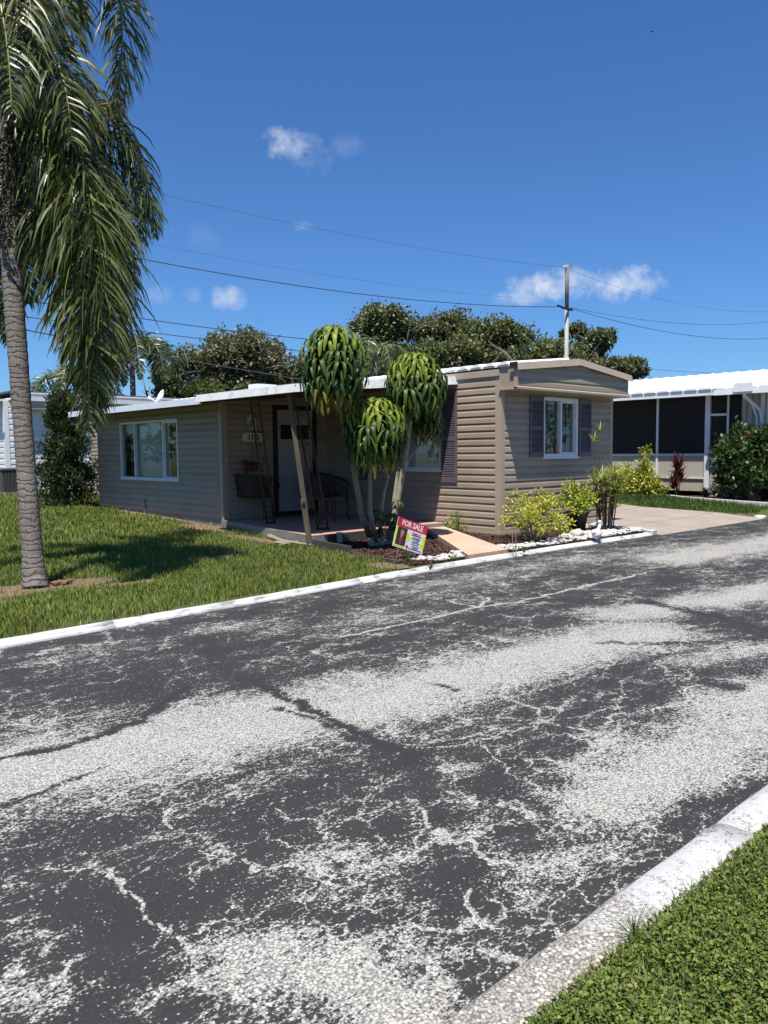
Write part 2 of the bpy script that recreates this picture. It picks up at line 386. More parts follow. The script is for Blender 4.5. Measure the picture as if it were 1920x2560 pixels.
# ------------------------------------------------------------------ road
import mathutils.noise as mn
t = NT('worn_sealcoat_asphalt'); p = t.pos()
wa_ = t.n('ShaderNodeAttribute', attribute_name='wear').outputs['Fac']; ta_ = t.n('ShaderNodeAttribute', attribute_name='tar').outputs['Fac']; ca_ = t.n('ShaderNodeAttribute', attribute_name='crack').outputs['Fac']
w2, _ = t.noise(t.scale(p, (.6, 1.2, 1)), 2.6, 4, .6); w3, wc = t.noise(t.scale(p, (.7, 1.2, 1)), 10, 4, .65); w4, _ = t.noise(t.scale(p, (.75, 1.25, 1)), 24, 3, .6)
wear = t.math('ADD', wa_, t.math('MULTIPLY', t.math('SUBTRACT', w2, .5), .70))
wear = t.math('ADD', wear, t.math('MULTIPLY', t.math('SUBTRACT', w3, .5), .85))
# crazed network where the sealer has let go
dv = t.n('ShaderNodeVectorMath', operation='MULTIPLY_ADD'); t.l(wc, dv.inputs[0]); dv.inputs[1].default_value = (.30, .30, 0); t.l(p, dv.inputs[2])
cr1 = t.voro(t.scale(dv.outputs[0], (.75, 1.2, 0)), 2.6, 'DISTANCE_TO_EDGE').outputs[0]
cr2 = t.voro(t.scale(dv.outputs[0], (.7, 1.25, 0)), 6.5, 'DISTANCE_TO_EDGE').outputs[0]
crk = t.math('ADD', t.math('MULTIPLY', t.rng(cr1, .0, .022, 1, 0), t.rng(w2, .36, .50, 0, .80)), t.math('MULTIPLY', t.rng(cr2, 0, .045, 1, 0), t.rng(w2, .42, .56, 0, .75)))
wear = t.math('ADD', wear, crk)
fs, _ = t.noise(p, 70, 4, .72); fs2, _ = t.noise(t.scale(p, (.85, 1.2, 1)), 30, 3, .6)
spk = t.math('ADD', t.math('MULTIPLY', t.math('SUBTRACT', fs, .5), 2.6), t.math('MULTIPLY', t.math('SUBTRACT', fs2, .5), 1.5))
mask = t.rng(t.math('SUBTRACT', t.math('ADD', wear, spk), t.math('MULTIPLY', ta_, 1.0)), .47, .66)
mask = t.math('MAXIMUM', mask, t.rng(t.math('ADD', ca_, t.math('MULTIPLY', spk, .55)), .42, .56))
dots = t.voro(p, 55); dotm = t.math('MULTIPLY', t.rng(dots.outputs['Distance'], .16, .27, 1, 0), t.rng(t.math('ADD', dots.outputs['Color'], t.math('MULTIPLY', wear, .6)), .70, .78))
mask = t.math('MAXIMUM', mask, t.math('MULTIPLY', dotm, t.rng(ta_, .2, .7, 1, 0)))
ag = t.voro(p, 85); ag2, _ = t.noise(p, 120, 3, .7)
light = t.mix(t.rng(ag.outputs['Distance'], .25, .62), (.41, .395, .36), (.08, .078, .072)); light = t.mix(t.rng(ag2, .40, .66, 0, .75), light, (.51, .49, .45))
darkc = t.mix(t.rng(w2, .3, .7), (.0192, .0184, .0182), (.029, .0278, .0272)); darkc = t.mix(t.rng(fs, .45, .75, 0, .6), darkc, (.047, .0455, .044))
darkc = t.mix(t.rng(ta_, .3, .8, 0, .6), darkc, (.018, .018, .019))
col = t.mix(mask, darkc, light)
hgt = t.math('ADD', t.math('MULTIPLY', ag2, .8), t.math('MULTIPLY', mask, -.35))
t.done(t.bsdf(col, t.rng(mask, 0, 1, .72, .9), 0, .35, t.bump(hgt, .6, .008)))
rx = np.concatenate([np.arange(-40, -1, 1.5), np.arange(-1, .3, .1), np.arange(.3, 4.6, .015), np.arange(4.6, 8, .03), np.arange(8, 16, .08), np.arange(16, 81, 1.5)]); nY = 370
Xg = np.repeat(rx, nY); fY = np.tile(np.linspace(0, 1, nY), len(rx)); ky = np.repeat([kerb_y(x)+.02 for x in rx], nY); Yg = 1.30+(ky-1.30)*fY
wob = np.array([(mn.noise((x*7, y*7, 0)), mn.noise((x*7, y*7, 9)), mn.noise((x*28, y*28, 4)), mn.noise((x*28, y*28, 14))) for x, y in zip(Xg, Yg)])
Qx, Qy = Xg+wob[:, 0]*.05+wob[:, 2]*.018, Yg+wob[:, 1]*.05+wob[:, 3]*.018
def pdist(pts, ax=1.0):
    d = np.full(len(Xg), 1e9)
    for (a0, a1), (b0, b1) in zip(pts, pts[1:]):
        vx, vy = (b0-a0)*ax, b1-a1; L2 = vx*vx+vy*vy+1e-12; t_ = np.clip((((Qx-a0)*ax)*vx+(Qy-a1)*vy)/L2, 0, 1); d = np.minimum(d, np.hypot((Qx-a0)*ax-vx*t_, Qy-a1-vy*t_))
    return d
K = 1920/1659
def W(L): return [tuple(at(u*K, 1500+v*K, z=0)[:2]) for u, v in L]
wearA = np.full(len(Xg), -.02); crkA = np.zeros(len(Xg)); tarA = np.zeros(len(Xg))
for L, sg_, am, ax in [   # worn bands and patches as they lie on this road
    ([(-300, 480), (0, 380), (300, 320), (600, 250), (850, 205)], .62, .98, 1), ([(850, 205), (1000, 165), (1200, 110), (1400, 70)], .50, .98, 1), ([(1350, 30), (1550, 0), (1900, -70)], .45, .9, 1),
    ([(1340, 425), (1440, 375), (1560, 290), (1660, 215), (1900, 110)], .40, .9, 1), ([(1500, 130), (1659, 95), (1900, 30)], .30, .6, 1),
    ([(550, 775), (680, 790), (800, 850), (900, 930)], .19, .92, 1), ([(840, 740), (900, 760)], .12, .55, 1), ([(-40, 900), (60, 840), (150, 850)], .12, .55, 1), ([(60, 735), (200, 700)], .07, .42, 1), ([(260, 860), (400, 830)], .07, .42, 1),
    ([(700, 580), (820, 560), (840, 640)], .16, .42, 1), ([(940, 350), (1010, 365)], .11, .48, 1), ([(960, 450), (1060, 440), (1020, 500)], .13, .42, 1), ([(1100, 600), (1230, 560), (1330, 530)], .13, .5, 1), ([(1130, 660), (1200, 640)], .07, .45, 1), ([(600, 640), (720, 620)], .10, .36, 1),
    ([(100, 130), (280, 90)], .22, .42, 1), ([(480, 60), (700, 60), (900, 20)], .35, .40, 1), ([(900, -20), (1200, -80), (1500, -120)], .5, .46, 1), ([(1450, -90), (1900, -160)], .8, .85, 1)]:
    d = pdist(W(L), ax); wearA = np.maximum(wearA, am*np.exp(-(d/sg_)**2))
for L, sg_, am in [
    ([(235, 580), (265, 625), (300, 650), (330, 700), (370, 720), (400, 760), (430, 800), (440, 820), (480, 835), (540, 870), (590, 915)], .016, .85), ([(0, 665), (100, 625), (235, 580), (285, 565), (400, 500), (490, 462), (560, 445), (650, 420), (740, 380), (850, 345), (880, 325)], .009, .6),
    ([(470, 548), (510, 550), (540, 580), (600, 575), (670, 575), (690, 565), (720, 545), (755, 520)], .019, .85), ([(670, 575), (690, 605), (720, 612)], .018, .8), ([(590, 450), (630, 475), (700, 485), (760, 470), (820, 450), (890, 430)], .016, .7), ([(690, 485), (702, 515)], .016, .8),
    ([(880, 320), (950, 318), (1040, 305), (1100, 290), (1160, 258), (1162, 235), (1090, 212)], .015, .75), ([(1165, 258), (1230, 275), (1300, 290), (1330, 247), (1400, 240), (1480, 225), (1485, 185)], .02, .8), ([(1320, 290), (1290, 330), (1240, 350)], .03, .8),
    ([(1045, 310), (1070, 355), (1110, 375), (1140, 400), (1250, 440), (1370, 470), (1440, 510)], .015, .7), ([(940, 500), (960, 525), (1030, 520), (1060, 560), (1130, 575), (1200, 570), (1240, 550)], .026, .85), ([(905, 450), (920, 490), (900, 540), (850, 580)], .02, .7),
    ([(1020, 620), (1015, 650), (1030, 690), (990, 710), (900, 712)], .02, .85), ([(1030, 690), (1060, 702)], .018, .8), ([(420, 605), (425, 570), (445, 560)], .014, .75), ([(370, 495), (362, 460), (378, 440)], .016, .8), ([(740, 80), (820, 62), (930, 40), (1030, 15), (1120, 5), (1240, -25), (1400, -60)], .035, .85), ([(960, 0), (1030, 15), (1060, -5)], .035, .8),
    ([(440, 820), (380, 830), (330, 870), (290, 892)], .016, .8), ([(0, 735), (90, 715), (112, 740), (80, 770)], .016, .8), ([(150, 600), (60, 640)], .012, .5), ([(1035, 745), (1070, 770), (1130, 795)], .022, .85), ([(1440, 30), (1300, 60)], .02, .3)]:
    d = pdist(W(L)); crkA = np.maximum(crkA, am*np.exp(-(d/(sg_*.8))**2)); wearA += .16*np.exp(-(d/(sg_*4))**2)*(am > .65)
for L, sg_, am in [([(535, 172), (640, 222), (740, 272), (810, 308), (870, 325)], .045, .95), ([(600, 235), (680, 258), (760, 300), (830, 322)], .030, .7), ([(0, 345), (100, 325), (200, 300), (300, 260), (370, 215), (395, 190)], .035, .9), ([(0, 445), (80, 420), (160, 385), (230, 355)], .022, .75),
    ([(1400, 5), (1500, 25), (1600, 50), (1700, 75)], .09, .9), ([(1300, 92), (1420, 95), (1520, 90)], .05, .6), ([(880, 330), (915, 380), (945, 470)], .07, .5), ([(440, 80), (470, 140), (540, 180)], .12, .6), ([(930, 180), (985, 195)], .03, .6), ([(1540, 180), (1580, 190)], .08, .6), ([(1530, 20), (1640, 80), (1720, 60)], .18, .55), ([(1480, 490), (1560, 440), (1640, 405)], .09, .5)]:
    d = pdist(W(L)); tarA = np.maximum(tarA, am*np.exp(-(d/sg_)**2))
I = np.arange(len(Xg)).reshape(len(rx), nY); Fr = np.stack([I[:-1, :-1], I[1:, :-1], I[1:, 1:], I[:-1, 1:]], -1).reshape(-1, 4)
road = tag(np_mesh('road', np.column_stack([Xg, Yg, np.zeros(len(Xg))]), Fr, MATS['worn_sealcoat_asphalt'], smooth=True), kind='structure')
for nm, arr in (('wear', wearA), ('tar', tarA), ('crack', crkA)):
    a_ = road.data.attributes.new(nm, 'FLOAT', 'POINT'); a_.data.foreach_set('value', arr.astype(np.float32))

# ------------------------------------------------------------------ kerbs
t = NT('white_kerb_paint'); p = t.pos(); a, _ = t.noise(t.scale(p, (.6, 1, 1)), 7, 5, .65); b, _ = t.noise(p, 60, 3, .7)
c = t.mix(t.rng(a, .50, .66, 0, .85, True), (.47, .47, .46), (.20, .19, .18)); t.done(t.bsdf(c, .75, 0, .3, t.bump(b, .4, .006)))
t = NT('old_kerb_concrete'); p = t.pos(); sep = t.n('ShaderNodeSeparateXYZ'); t.l(p, sep.inputs[0])
a, _ = t.noise(p, 22, 5, .7); b, _ = t.noise(p, 5, 4, .6); v = t.voro(p, 62); v2 = t.voro(p, 110); h, _ = t.noise(p, 90, 3, .7)
agg = t.mix(t.rng(v2.outputs['Distance'], .3, .7), (.36, .33, .29), (.13, .12, .11))
agg = t.mix(t.math('MULTIPLY', t.rng(v.outputs['Distance'], .28, .42, 1, 0), t.rng(v.outputs['Color'], .45, .6)), agg, (.62, .58, .52))
pm_ = t.math('ADD', t.rng(sep.outputs[0], 1.6, 2.5, -.25, .80), t.math('MULTIPLY', t.math('SUBTRACT', b, .5), 1.2))
paint = t.rng(t.math('ADD', pm_, t.math('ADD', t.math('MULTIPLY', t.math('SUBTRACT', a, .5), 2.6), t.math('MULTIPLY', t.math('SUBTRACT', h, .5), 2.2))), .44, .56)
c = t.mix(paint, agg, t.mix(t.rng(h, .3, .7), (.46, .46, .45), (.36, .36, .35)))
t.done(t.bsdf(c, .8, 0, .3, t.bump(t.math('ADD', h, t.math('MULTIPLY', paint, .4)), .6, .006)))
def kerb(name, prof, yfun, x0, x1, seg, mat, gap=.008, seed=3, curve_end=None):
    root = bpy.data.objects.new(name, None); link(root); tag(root, kind='structure'); g = random.Random(seed); x = x0
    while x < x1:
        e = min(x1, x+seg); m = MB(); xs = [x+gap/2+(e-x-gap)*k/12 for k in range(13)]; base = 0
        dz = g.uniform(-.004, .004)
        for q in xs:
            m.av([(q, yfun(q)+a+g.uniform(-.004, .004), b+dz+g.uniform(-.003, .003)*(b > 0)) for a, b in prof])
        n = len(prof)
        for k in range(12):
            for j in range(n-1): m.f.append((k*n+j, (k+1)*n+j, (k+1)*n+j+1, k*n+j+1))
        m.f.append(tuple(range(n))); m.f.append(tuple(12*n+n-1-k for k in range(n)))
        m.build('kerb_segment', mat, root, True); x = e
    return root
kerb('far_kerb', [(0, -.05), (.004, .014), (.010, .020), (.042, .022), (.048, .018), (.054, .032), (.064, .046), (.078, .052), (.105, .052), (.118, .046), (.12, -.03)], kerb_y, -24.6, 12.9, 3.05, MATS['white_kerb_paint'])
kerb('far_kerb', [(0, -.05), (.01, .03), (.10, .05), (.17, .05), (.19, -.03)], lambda x: 6.91+.02*(x-17.6), 17.7, 60, 3.05, MATS['white_kerb_paint'], seed=5)
kerb('near_kerb', [(-.19, -.05), (-.185, .028), (-.17, .042), (-.06, .044), (-.02, .036), (-.006, .024), (0, -.05)], lambda x: 1.335, -8, 30, 2.2, MATS['old_kerb_concrete'], seed=9)
# return of the white kerb round the end of the planting bed
g = MB()
pts = [(12.9, 6.91+.095), (13.08, 7.03), (13.16, 7.2), (13.2, 7.45)]
for k in range(len(pts)-1):
    a, b = Vector((*pts[k], 0)), Vector((*pts[k+1], 0)); d = (b-a).normalized(); n = Vector((-d.y, d.x, 0))*.09
    g.prism([a-n+Vector((0, 0, -.03)), a+n+Vector((0, 0, -.03)), b+n+Vector((0, 0, -.03)), b-n+Vector((0, 0, -.03))], (0, 0, .105-.004*k))
tag(g.build('bed_kerb_return', MATS['white_kerb_paint']), kind='structure')

# ------------------------------------------------------------------ driveway, walkway, beds
t = NT('pink_driveway'); p = t.pos(); a, _ = t.noise(p, 1.4, 5, .6); b, _ = t.noise(p, 40, 3, .6)
c = t.mix(t.rng(a, .35, .65), (.30, .25, .21), (.235, .195, .165)); c = t.mix(t.rng(b, .3, .7, 0, .3), c, (.36, .30, .255))
t.done(t.bsdf(c, .85, 0, .3, t.bump(b, .3, .004)))
drv = bpy.data.objects.new('driveway', None); link(drv); tag(drv, kind='structure')
def drive_r(y): return 17.55 + .03*(y-7) + .55*max(0, (y-8.5)/2.3)**1.5 if y > 6.95 else 17.5
ys = [6.78, 7.9, 9.9, 12.0, 14.1, 16.2, 18.3]; 
for j in range(len(ys)-1):
    for k in range(3):
        m = MB(); P = []
        for y in (ys[j]+.012, ys[j+1]-.012):
            xl = 12.98 + (.0 if y < 7.2 else .25)+ (.9 if y > 9 else 0)*min(1, (y-9)/2) if y > 7 else 12.98
            xr = drive_r(y); wd = (xr-xl)/3
            P.append((xl+wd*k+.01, y)); P.append((xl+wd*(k+1)-.01, y))
        def zz(q): return gz(*q)+.012 if q[1] > 7.5 else .006+(gz(*q)+.006)*(q[1]-6.78)/1.2
        top = [Vector((*q, zz(q))) for q in (P[0], P[1], P[3], P[2])]
        m.prism([v-Vector((0, 0, .1)) for v in top], (0, 0, .1)); m.build('driveway_slab', MATS['pink_driveway'], drv)
t = NT('stamped_pink_concrete'); p = t.pos(); a, _ = t.noise(p, 3, 4, .6); v = t.voro(t.scale(p, (1.0, 1.6, 0)), 9, 'DISTANCE_TO_EDGE').outputs[0]; b, _ = t.noise(p, 50, 3)
c = t.mix(t.rng(a, .35, .65), (.52, .36, .26), (.45, .30, .215)); c = t.mix(t.rng(v, 0, .05, .55, 0), c, (.42, .16, .10)); c = t.mix(t.rng(b, .35, .7, 0, .35), c, (.56, .42, .33))
t.done(t.bsdf(c, .8, 0, .3, t.bump(t.math('ADD', t.rng(v, 0, .08), t.math('MULTIPLY', b, .3)), .5, .008)))
wk = MB(); A, B, C_, D = (10.02, 9.74, .15), (8.14, 7.11, .085), (9.02, 7.11, .085), (10.48, 9.74, .15)
wk.prism([Vector(q)-Vector((0, 0, .12)) for q in (A, B, C_, D)], (0, 0, .12))
tag(wk.build('walkway', MATS['stamped_pink_concrete']), kind='structure')
def sheet(name, poly, dz, mat):
    m = MB(); m.prism([Vector((x, y, gz(x, y)-.03)) for x, y in poly], (0, 0, .03+dz)); return tag(m.build(name, mat), kind='structure')
BED_L = [(7.32, 9.72), (7.2, 8.4), (7.06, 7.12), (8.1, 7.12), (10.0, 9.73)]
BED_R = [(9.05, 7.1), (12.95, 7.1), (13.12, 7.3), (13.6, 8.5), (10.61, 8.5), (10.6, 9.7), (10.5, 9.7)]
sheet('mulch_bed', BED_L, .012, m_mulchbase); sheet('mulch_bed', BED_R, .014, m_mulchbase)
def inside(x, y, P):
    r = False
    for (a, b), (c, d) in zip(P, P[1:]+P[:1]):
        if (b > y) != (d > y) and x < (c-a)*(y-b)/(d-b)+a: r = not r
    return r
def stonezone(x, y):
    if inside(x, y, BED_R): return y < 7.40+.10*(x-9.0) + .10*math.sin(x*2.3) + .05*math.sin(x*9) or x > 12.5+.2*math.sin(y*5)
    if inside(x, y, BED_L): return y < 7.46+.06*math.sin(x*7) and x > 7.42+.06*math.sin(y*9)
    return False
# chips of mulch
V, F, Cc = [], [], []
def chips(P, n, seed):
    g = random.Random(seed); xs = [q[0] for q in P]; ys_ = [q[1] for q in P]; k = 0
    while k < n:
        x, y = g.uniform(min(xs), max(xs)), g.uniform(min(ys_), max(ys_))
        if not inside(x, y, P) or (stonezone(x, y) and g.random() < .9): continue
        k += 1; a = g.uniform(0, 6.3); l = g.uniform(.02, .06); wv = g.uniform(.006, .016); z = gz(x, y)+.016+g.uniform(0, .02)
        d = Vector((math.cos(a), math.sin(a), g.uniform(-.25, .25))); nn = Vector((-math.sin(a), math.cos(a), g.uniform(-.5, .5)))
        c = Vector((x, y, z)); i = len(V); V.extend([c-d*l/2-nn*wv, c+d*l/2-nn*wv, c+d*l/2+nn*wv, c-d*l/2+nn*wv]); F.append((i, i+1, i+2, i+3))
        q = g.uniform(.5, 2.1); Cc.extend([(q, q*g.uniform(.85, 1.05), q*.95)]*4)
chips(BED_L, 6500, 1); chips(BED_R, 8000, 2)
tag(np_mesh('mulch_chips', np.array(V), np.array(F), m_mulch, np.array(Cc)), 'loose red-brown bark mulch over the planting beds', 'mulch', kind='stuff')
# white river stones along the kerb
smesh = []
for s in range(6):
    b = MB(); b.blob((0, 0, 0), (1, .8, .55), 50+s, .16, 1); smesh.append(b.mesh('stone', m_stone, True))
sb = thing('stone_border', 'band of loose white river stones along the kerb in front of the house', 'stones', (10, 7.1, .05))
g = random.Random(11); spots = []
while len(spots) < 1200:
    x, y = g.uniform(7.3, 13.5), g.uniform(7.08, 8.45)
    if stonezone(x, y): spots.append((x, y))
rest = MB()
for k, (x, y) in enumerate(spots):
    r = g.choice((.016, .02, .025, .03, .036, .045)); z = gz(x, y)+.014+r*.35+g.uniform(0, .02)
    Mx = Matrix.Translation((x, y, z)) @ Matrix.Rotation(g.uniform(0, 6.3), 4, 'Z') @ Matrix.Rotation(g.uniform(-.5, .5), 4, 'X') @ Matrix.Diagonal((r*g.uniform(.9, 1.5), r, r*g.uniform(.8, 1.2), 1))
    if k < 290: put('stone', smesh[k % 6], sb, Mx)
    else:
        me = smesh[k % 6]; i = rest.av([Mx @ v.co for v in me.vertices]); rest.f += [tuple(i+j for j in f.vertices) for f in me.polygons]
tag(rest.build('stone_fill', m_stone, sb, True), kind='stuff')
# ------------------------------------------------------------------ the house for sale
XM, YF, XR, YB, ZW = 10.6, 8.52, 14.13, 26.0, 2.90
XA, YP = 8.0, 13.28
SLAB = .21
house = thing('mobile_home', 'taupe lap-sided mobile home with hooded front window and open side porch, for sale', 'house', (XM, YF, .05))
_bc = {}
def board_mesh(L, c, d, mat):
    k = (round(L, 3), round(c, 3), d, mat.name)
    if k not in _bc:
        P = [(0, 0), (d, .002), (d*1.02, .012), (d*.92, c*.56), (d*.30, c*.86), (d*.2, c+.004), (0, c+.004)]
        m = MB(); m.prism([Vector((0, n, z)) for n, z in P], (L, 0, 0)); _bc[k] = m.mesh('siding_board', mat)
    return _bc[k]
def frame(O, n):
    n = Vector(n); u = n.cross(Vector((0, 0, 1))); Mx = Matrix((u, n, Vector((0, 0, 1)))).transposed().to_4x4(); Mx.translation = Vector(O); return Mx
def wall(parent, name, Mx, L, z0, z1, openings=(), course=.127, d=.026, mat=None, sid=True, cmat=None, zs=None, top=None, u_in=(0, 0)):
    mat = mat or m_siding; m = MB(); us = sorted({0, L, *[q for o in openings for q in o[:2]]})
    for a, b in zip(us, us[1:]):
        c = (a+b)/2; cut = sorted([(o[2], o[3]) for o in openings if o[0] < c < o[1]]); z = z0
        for q, r in cut:
            if q > z: m.box(a, b, -.1, 0, z, q, Mx)
            z = r
        if z1 > z: m.box(a, b, -.1, 0, z, z1, Mx)
    part = m.build(name, cmat or mat, parent)
    if sid:
        zb = zs if zs is not None else z0
        while zb < z1-.03:
            c = min(course, z1-zb); mid = zb+c/2
            segs = [(u_in[0], L-u_in[1])]
            for o in openings:
                if o[2]-.02 < mid < o[3]+.02:
                    segs = [s for a, b in segs for s in ((a, min(b, o[0]-.002)), (max(a, o[1]+.002), b)) if s[1]-s[0] > .03]
            if top:
                segs = [(max(a, top(zb+c)[0]), min(b, top(zb+c)[1])) for a, b in segs]; segs = [s for s in segs if s[1]-s[0] > .05]
            for a, b in segs:
                put('siding_board', board_mesh(b-a, c, d, mat), part, Mx @ Matrix.Translation((a, .0005, zb)))
            zb += course
    return part
def window(parent, Mx, u0, u1, z0, z1, mull, fr=.045, out=.035, depth=.07, mat=None, sash=None):
    """frame is the window part; panes between the mullions are its sub-parts"""
    mat = mat or m_whitetrim; m = MB()
    m.box(u0-fr*.4, u1+fr*.4, -depth, out, z0-fr*.4, z0+fr*.7, Mx); m.box(u0-fr*.4, u1+fr*.4, -depth, out, z1-fr*.7, z1+fr*.4, Mx)
    m.box(u0-fr*.4, u0+fr*.7, -depth, out-.002, z0+fr*.7, z1-fr*.7, Mx); m.box(u1-fr*.7, u1+fr*.4, -depth, out-.002, z0+fr*.7, z1-fr*.7, Mx)
    for q, wd in mull: m.box(q-wd/2, q+wd/2, -depth+.01, out-.008, z0+fr*.7, z1-fr*.7, Mx)
    m.box(u0-fr*.8, u1+fr*.8, -.02, out+.03, z0-fr*.95, z0-fr*.4, Mx)
    wdw = m.build('window', mat, parent)
    e = [u0+fr*.7]+[q for q, _ in mull]+[u1-fr*.7]; h = [0]+[x/2 for _, x in mull]+[0]
    for i in range(len(e)-1):
        a, b = e[i]+h[i], e[i+1]-h[i+1]; p = MB(); p.box(a, b, -.032-.012*(i % 2), -.027-.012*(i % 2), z0+fr*.7, z1-fr*.7, Mx); p.build('pane', m_glass, wdw)
        if sash and i in sash:
            s = MB(); k = .03
            s.box(a, b, -.05, .0, z0+fr*.7, z0+fr*.7+k, Mx); s.box(a, b, -.05, .0, z1-fr*.7-k, z1-fr*.7, Mx); s.box(a, a+k, -.05, .0, z0+fr*.7+k, z1-fr*.7-k, Mx); s.box(b-k, b, -.05, .0, z0+fr*.7+k, z1-fr*.7-k, Mx)
            s.build('sash', mat, wdw)
    return wdw
def blinds(parent, Mx, u0, u1, z0, z1, mat, step=.09, name='vertical_blind', back=-.16, open_=.35):
    m = MB(); u = u0; g = random.Random(5)
    while u < u1:
        a = open_+g.uniform(-.08, .08); R = Matrix.Translation((u+step/2, back, 0)) @ Matrix.Rotation(a, 4, 'Z'); m.box(-step*.52, step*.52, -.001, .001, z0, z1, Mx @ R); u += step
    return m.build(name, mat, parent)
def shutter(parent, Mx, u0, u1, z0, z1, nslat=17):
    m = MB(); k = .045; zm = z0+(z1-z0)*.475
    m.box(u0, u0+k, .02, .05, z0, z1, Mx); m.box(u1-k, u1, .02, .05, z0, z1, Mx)
    for a, b in ((z0, z0+.085), (zm-.035, zm+.035), (z1-.085, z1)): m.box(u0+k, u1-k, .02, .048, a, b, Mx)
    m.box(u0+k, u1-k, .018, .022, z0+.085, z1-.085, Mx)
    sh = m.build('shutter', m_shutter, parent)
    sl = MB()
    L = u1-u0-2*k; sl.box(0, L, -.003, .003, -.017, .017, Matrix.Rotation(rad(38), 4, 'X')); sm = sl.mesh('slat', m_shutter)
    for a, b in ((z0+.085, zm-.035), (zm+.035, z1-.085)):
        n = max(3, int((b-a)/.031)); 
        for i in range(n): put('slat', sm, sh, Mx @ Matrix.Translation((u0+k, .034, a+(i+.5)*(b-a)/n)))
    return sh
# front end wall (towards the street)
MF = frame((XR, YF, 0), (0, -1, 0)); LF = XR-XM
def fu(X): return XR-X
WF = (fu(12.87), fu(11.80), 1.42, 2.47)
wf = wall(house, 'front_wall', MF, LF, .06, ZW, [WF], zs=.10, u_in=(.06, .10))
wn_ = window(house, MF, *WF, [((WF[0]+WF[1])/2-.02, .05)], .055, .035, sash=[0])
cm = MB()
for i in range(26):
    a = WF[0]+.02+i*(WF[1]-WF[0]-.04)/26; o = .02*math.sin(i*2.1); cm.box(a, a+.045, -.085+o, -.08+o, WF[2], WF[3], MF)
cm.build('curtain', m_curtain, wn_)
st = MB(); st.box(fu(12.33), fu(12.25), -.026, -.024, 1.50, 1.60, MF); st.build('sticker', m_orange, wn_)
shutter(house, MF, fu(11.785), fu(11.38), 1.41, 2.49); shutter(house, MF, fu(13.34), fu(12.93), 1.41, 2.49)
# long side wall under the porch roof
MS = frame((XM, YF, 0), (-1, 0, 0)); LS = YB-YF
WS = (9.90-YF, 11.75-YF, 1.19, 2.42)
ws = wall(house, 'side_wall', MS, LS, .06, ZW, [WS], zs=.10, u_in=(.10, .06))
wn2 = window(house, MS, *WS, [((WS[0]+WS[1])/2, .04)], .05, .03); blinds(wn2, MS, WS[0], WS[1], WS[2], WS[3], m_blind, .085, back=-.075, open_=.12)
shutter(house, MS, 9.49-YF, 9.88-YF, .95, 2.62)
shutter(house, MS, 11.80-YF, 12.2-YF, .95, 2.62)
# far side and back, seldom seen
wall(house, 'far_side_wall', frame((XR, YB, 0), (1, 0, 0)), LS, .06, ZW, [], zs=.10)
wall(house, 'back_wall', frame((XM, YB, 0), (0, 1, 0)), LF, .06, ZW, [], sid=False)
# corner posts
m = MB(); m.box(XM-.022, XM+.09, YF-.022, YF-.001, .05, ZW); m.box(XM-.022, XM-.001, YF-.001, YF+.10, .05, ZW); m.build('corner_post', m_trim, house)
m = MB(); m.box(XR-.09, XR+.022, YF-.022, YF-.001, .05, ZW); m.build('corner_post', m_trim, house)
# base strip
m = MB(); m.box(XM-.03, XR+.02, YF-.032, YF-.023, .05, .115); m.box(XM-.032, XM-.023, YF-.03, YF+1.2, .05, .115); m.build('base_strip', m_trim, house)
# hood over the front window
YH = 8.16; ZH0, ZH1, ZR = 2.585, 2.94, 3.13
XH0, XH1, XC = XM-.03, XR-.02, (XM+XR)/2
m = MB(); m.prism([(XH0+.01, YF-.003, ZH0), (XH1-.01, YF-.003, ZH0), (XH1-.01, YF-.003, ZH1), (XC, YF-.003, ZR), (XH0+.01, YF-.003, ZH1)], (0, -(YF-YH-.02), 0))
hood = m.build('window_hood', m_siding, house)
MH = frame((XH1, YH+.004, 0), (0, -1, 0))
def htop(z):
    if z <= ZH1: return (0, XH1-XH0)
    k = (z-ZH1)/(ZR-ZH1)*(XH1-XH0)/2; return (k, XH1-XH0-k)
zb = ZH0+.03
for c in (.125, .125, .125, .125):
    a, b = htop(min(zb+c*.8, ZR-.02)); 
    if b-a > .2: put('siding_board', board_mesh(b-a, c, .018, m_siding), hood, MH @ Matrix.Translation((a, 0, zb)))
    zb += c
m = MB(); m.box(XH0-.03, XH1+.03, YH-.03, YF-.004, ZH0-.035, ZH0-.001); m.prism([(XH0-.03, YH-.032, ZH0-.03), (XH0-.03, YH-.034, ZH0+.002), (XH0-.03, YH+.0, ZH0+.032), (XH0-.03, YH+.03, ZH0+.032), (XH0-.03, YH+.03, ZH0-.03)], (XH1-XH0+.06, 0, 0)); m.build('ledge', m_trim, hood)
m = MB(); m.box(XH0-.012, XH0+.05, YH-.014, YH-.001, ZH0+.03, ZH1+.01); m.box(XH0-.012, XH0-.001, YH-.0, YH+.05, ZH0+.03, ZH1); m.box(XH1-.04, XH1+.012, YH-.014, YH-.001, ZH0+.03, ZH1); m.build('corner_strip', m_trim, hood)
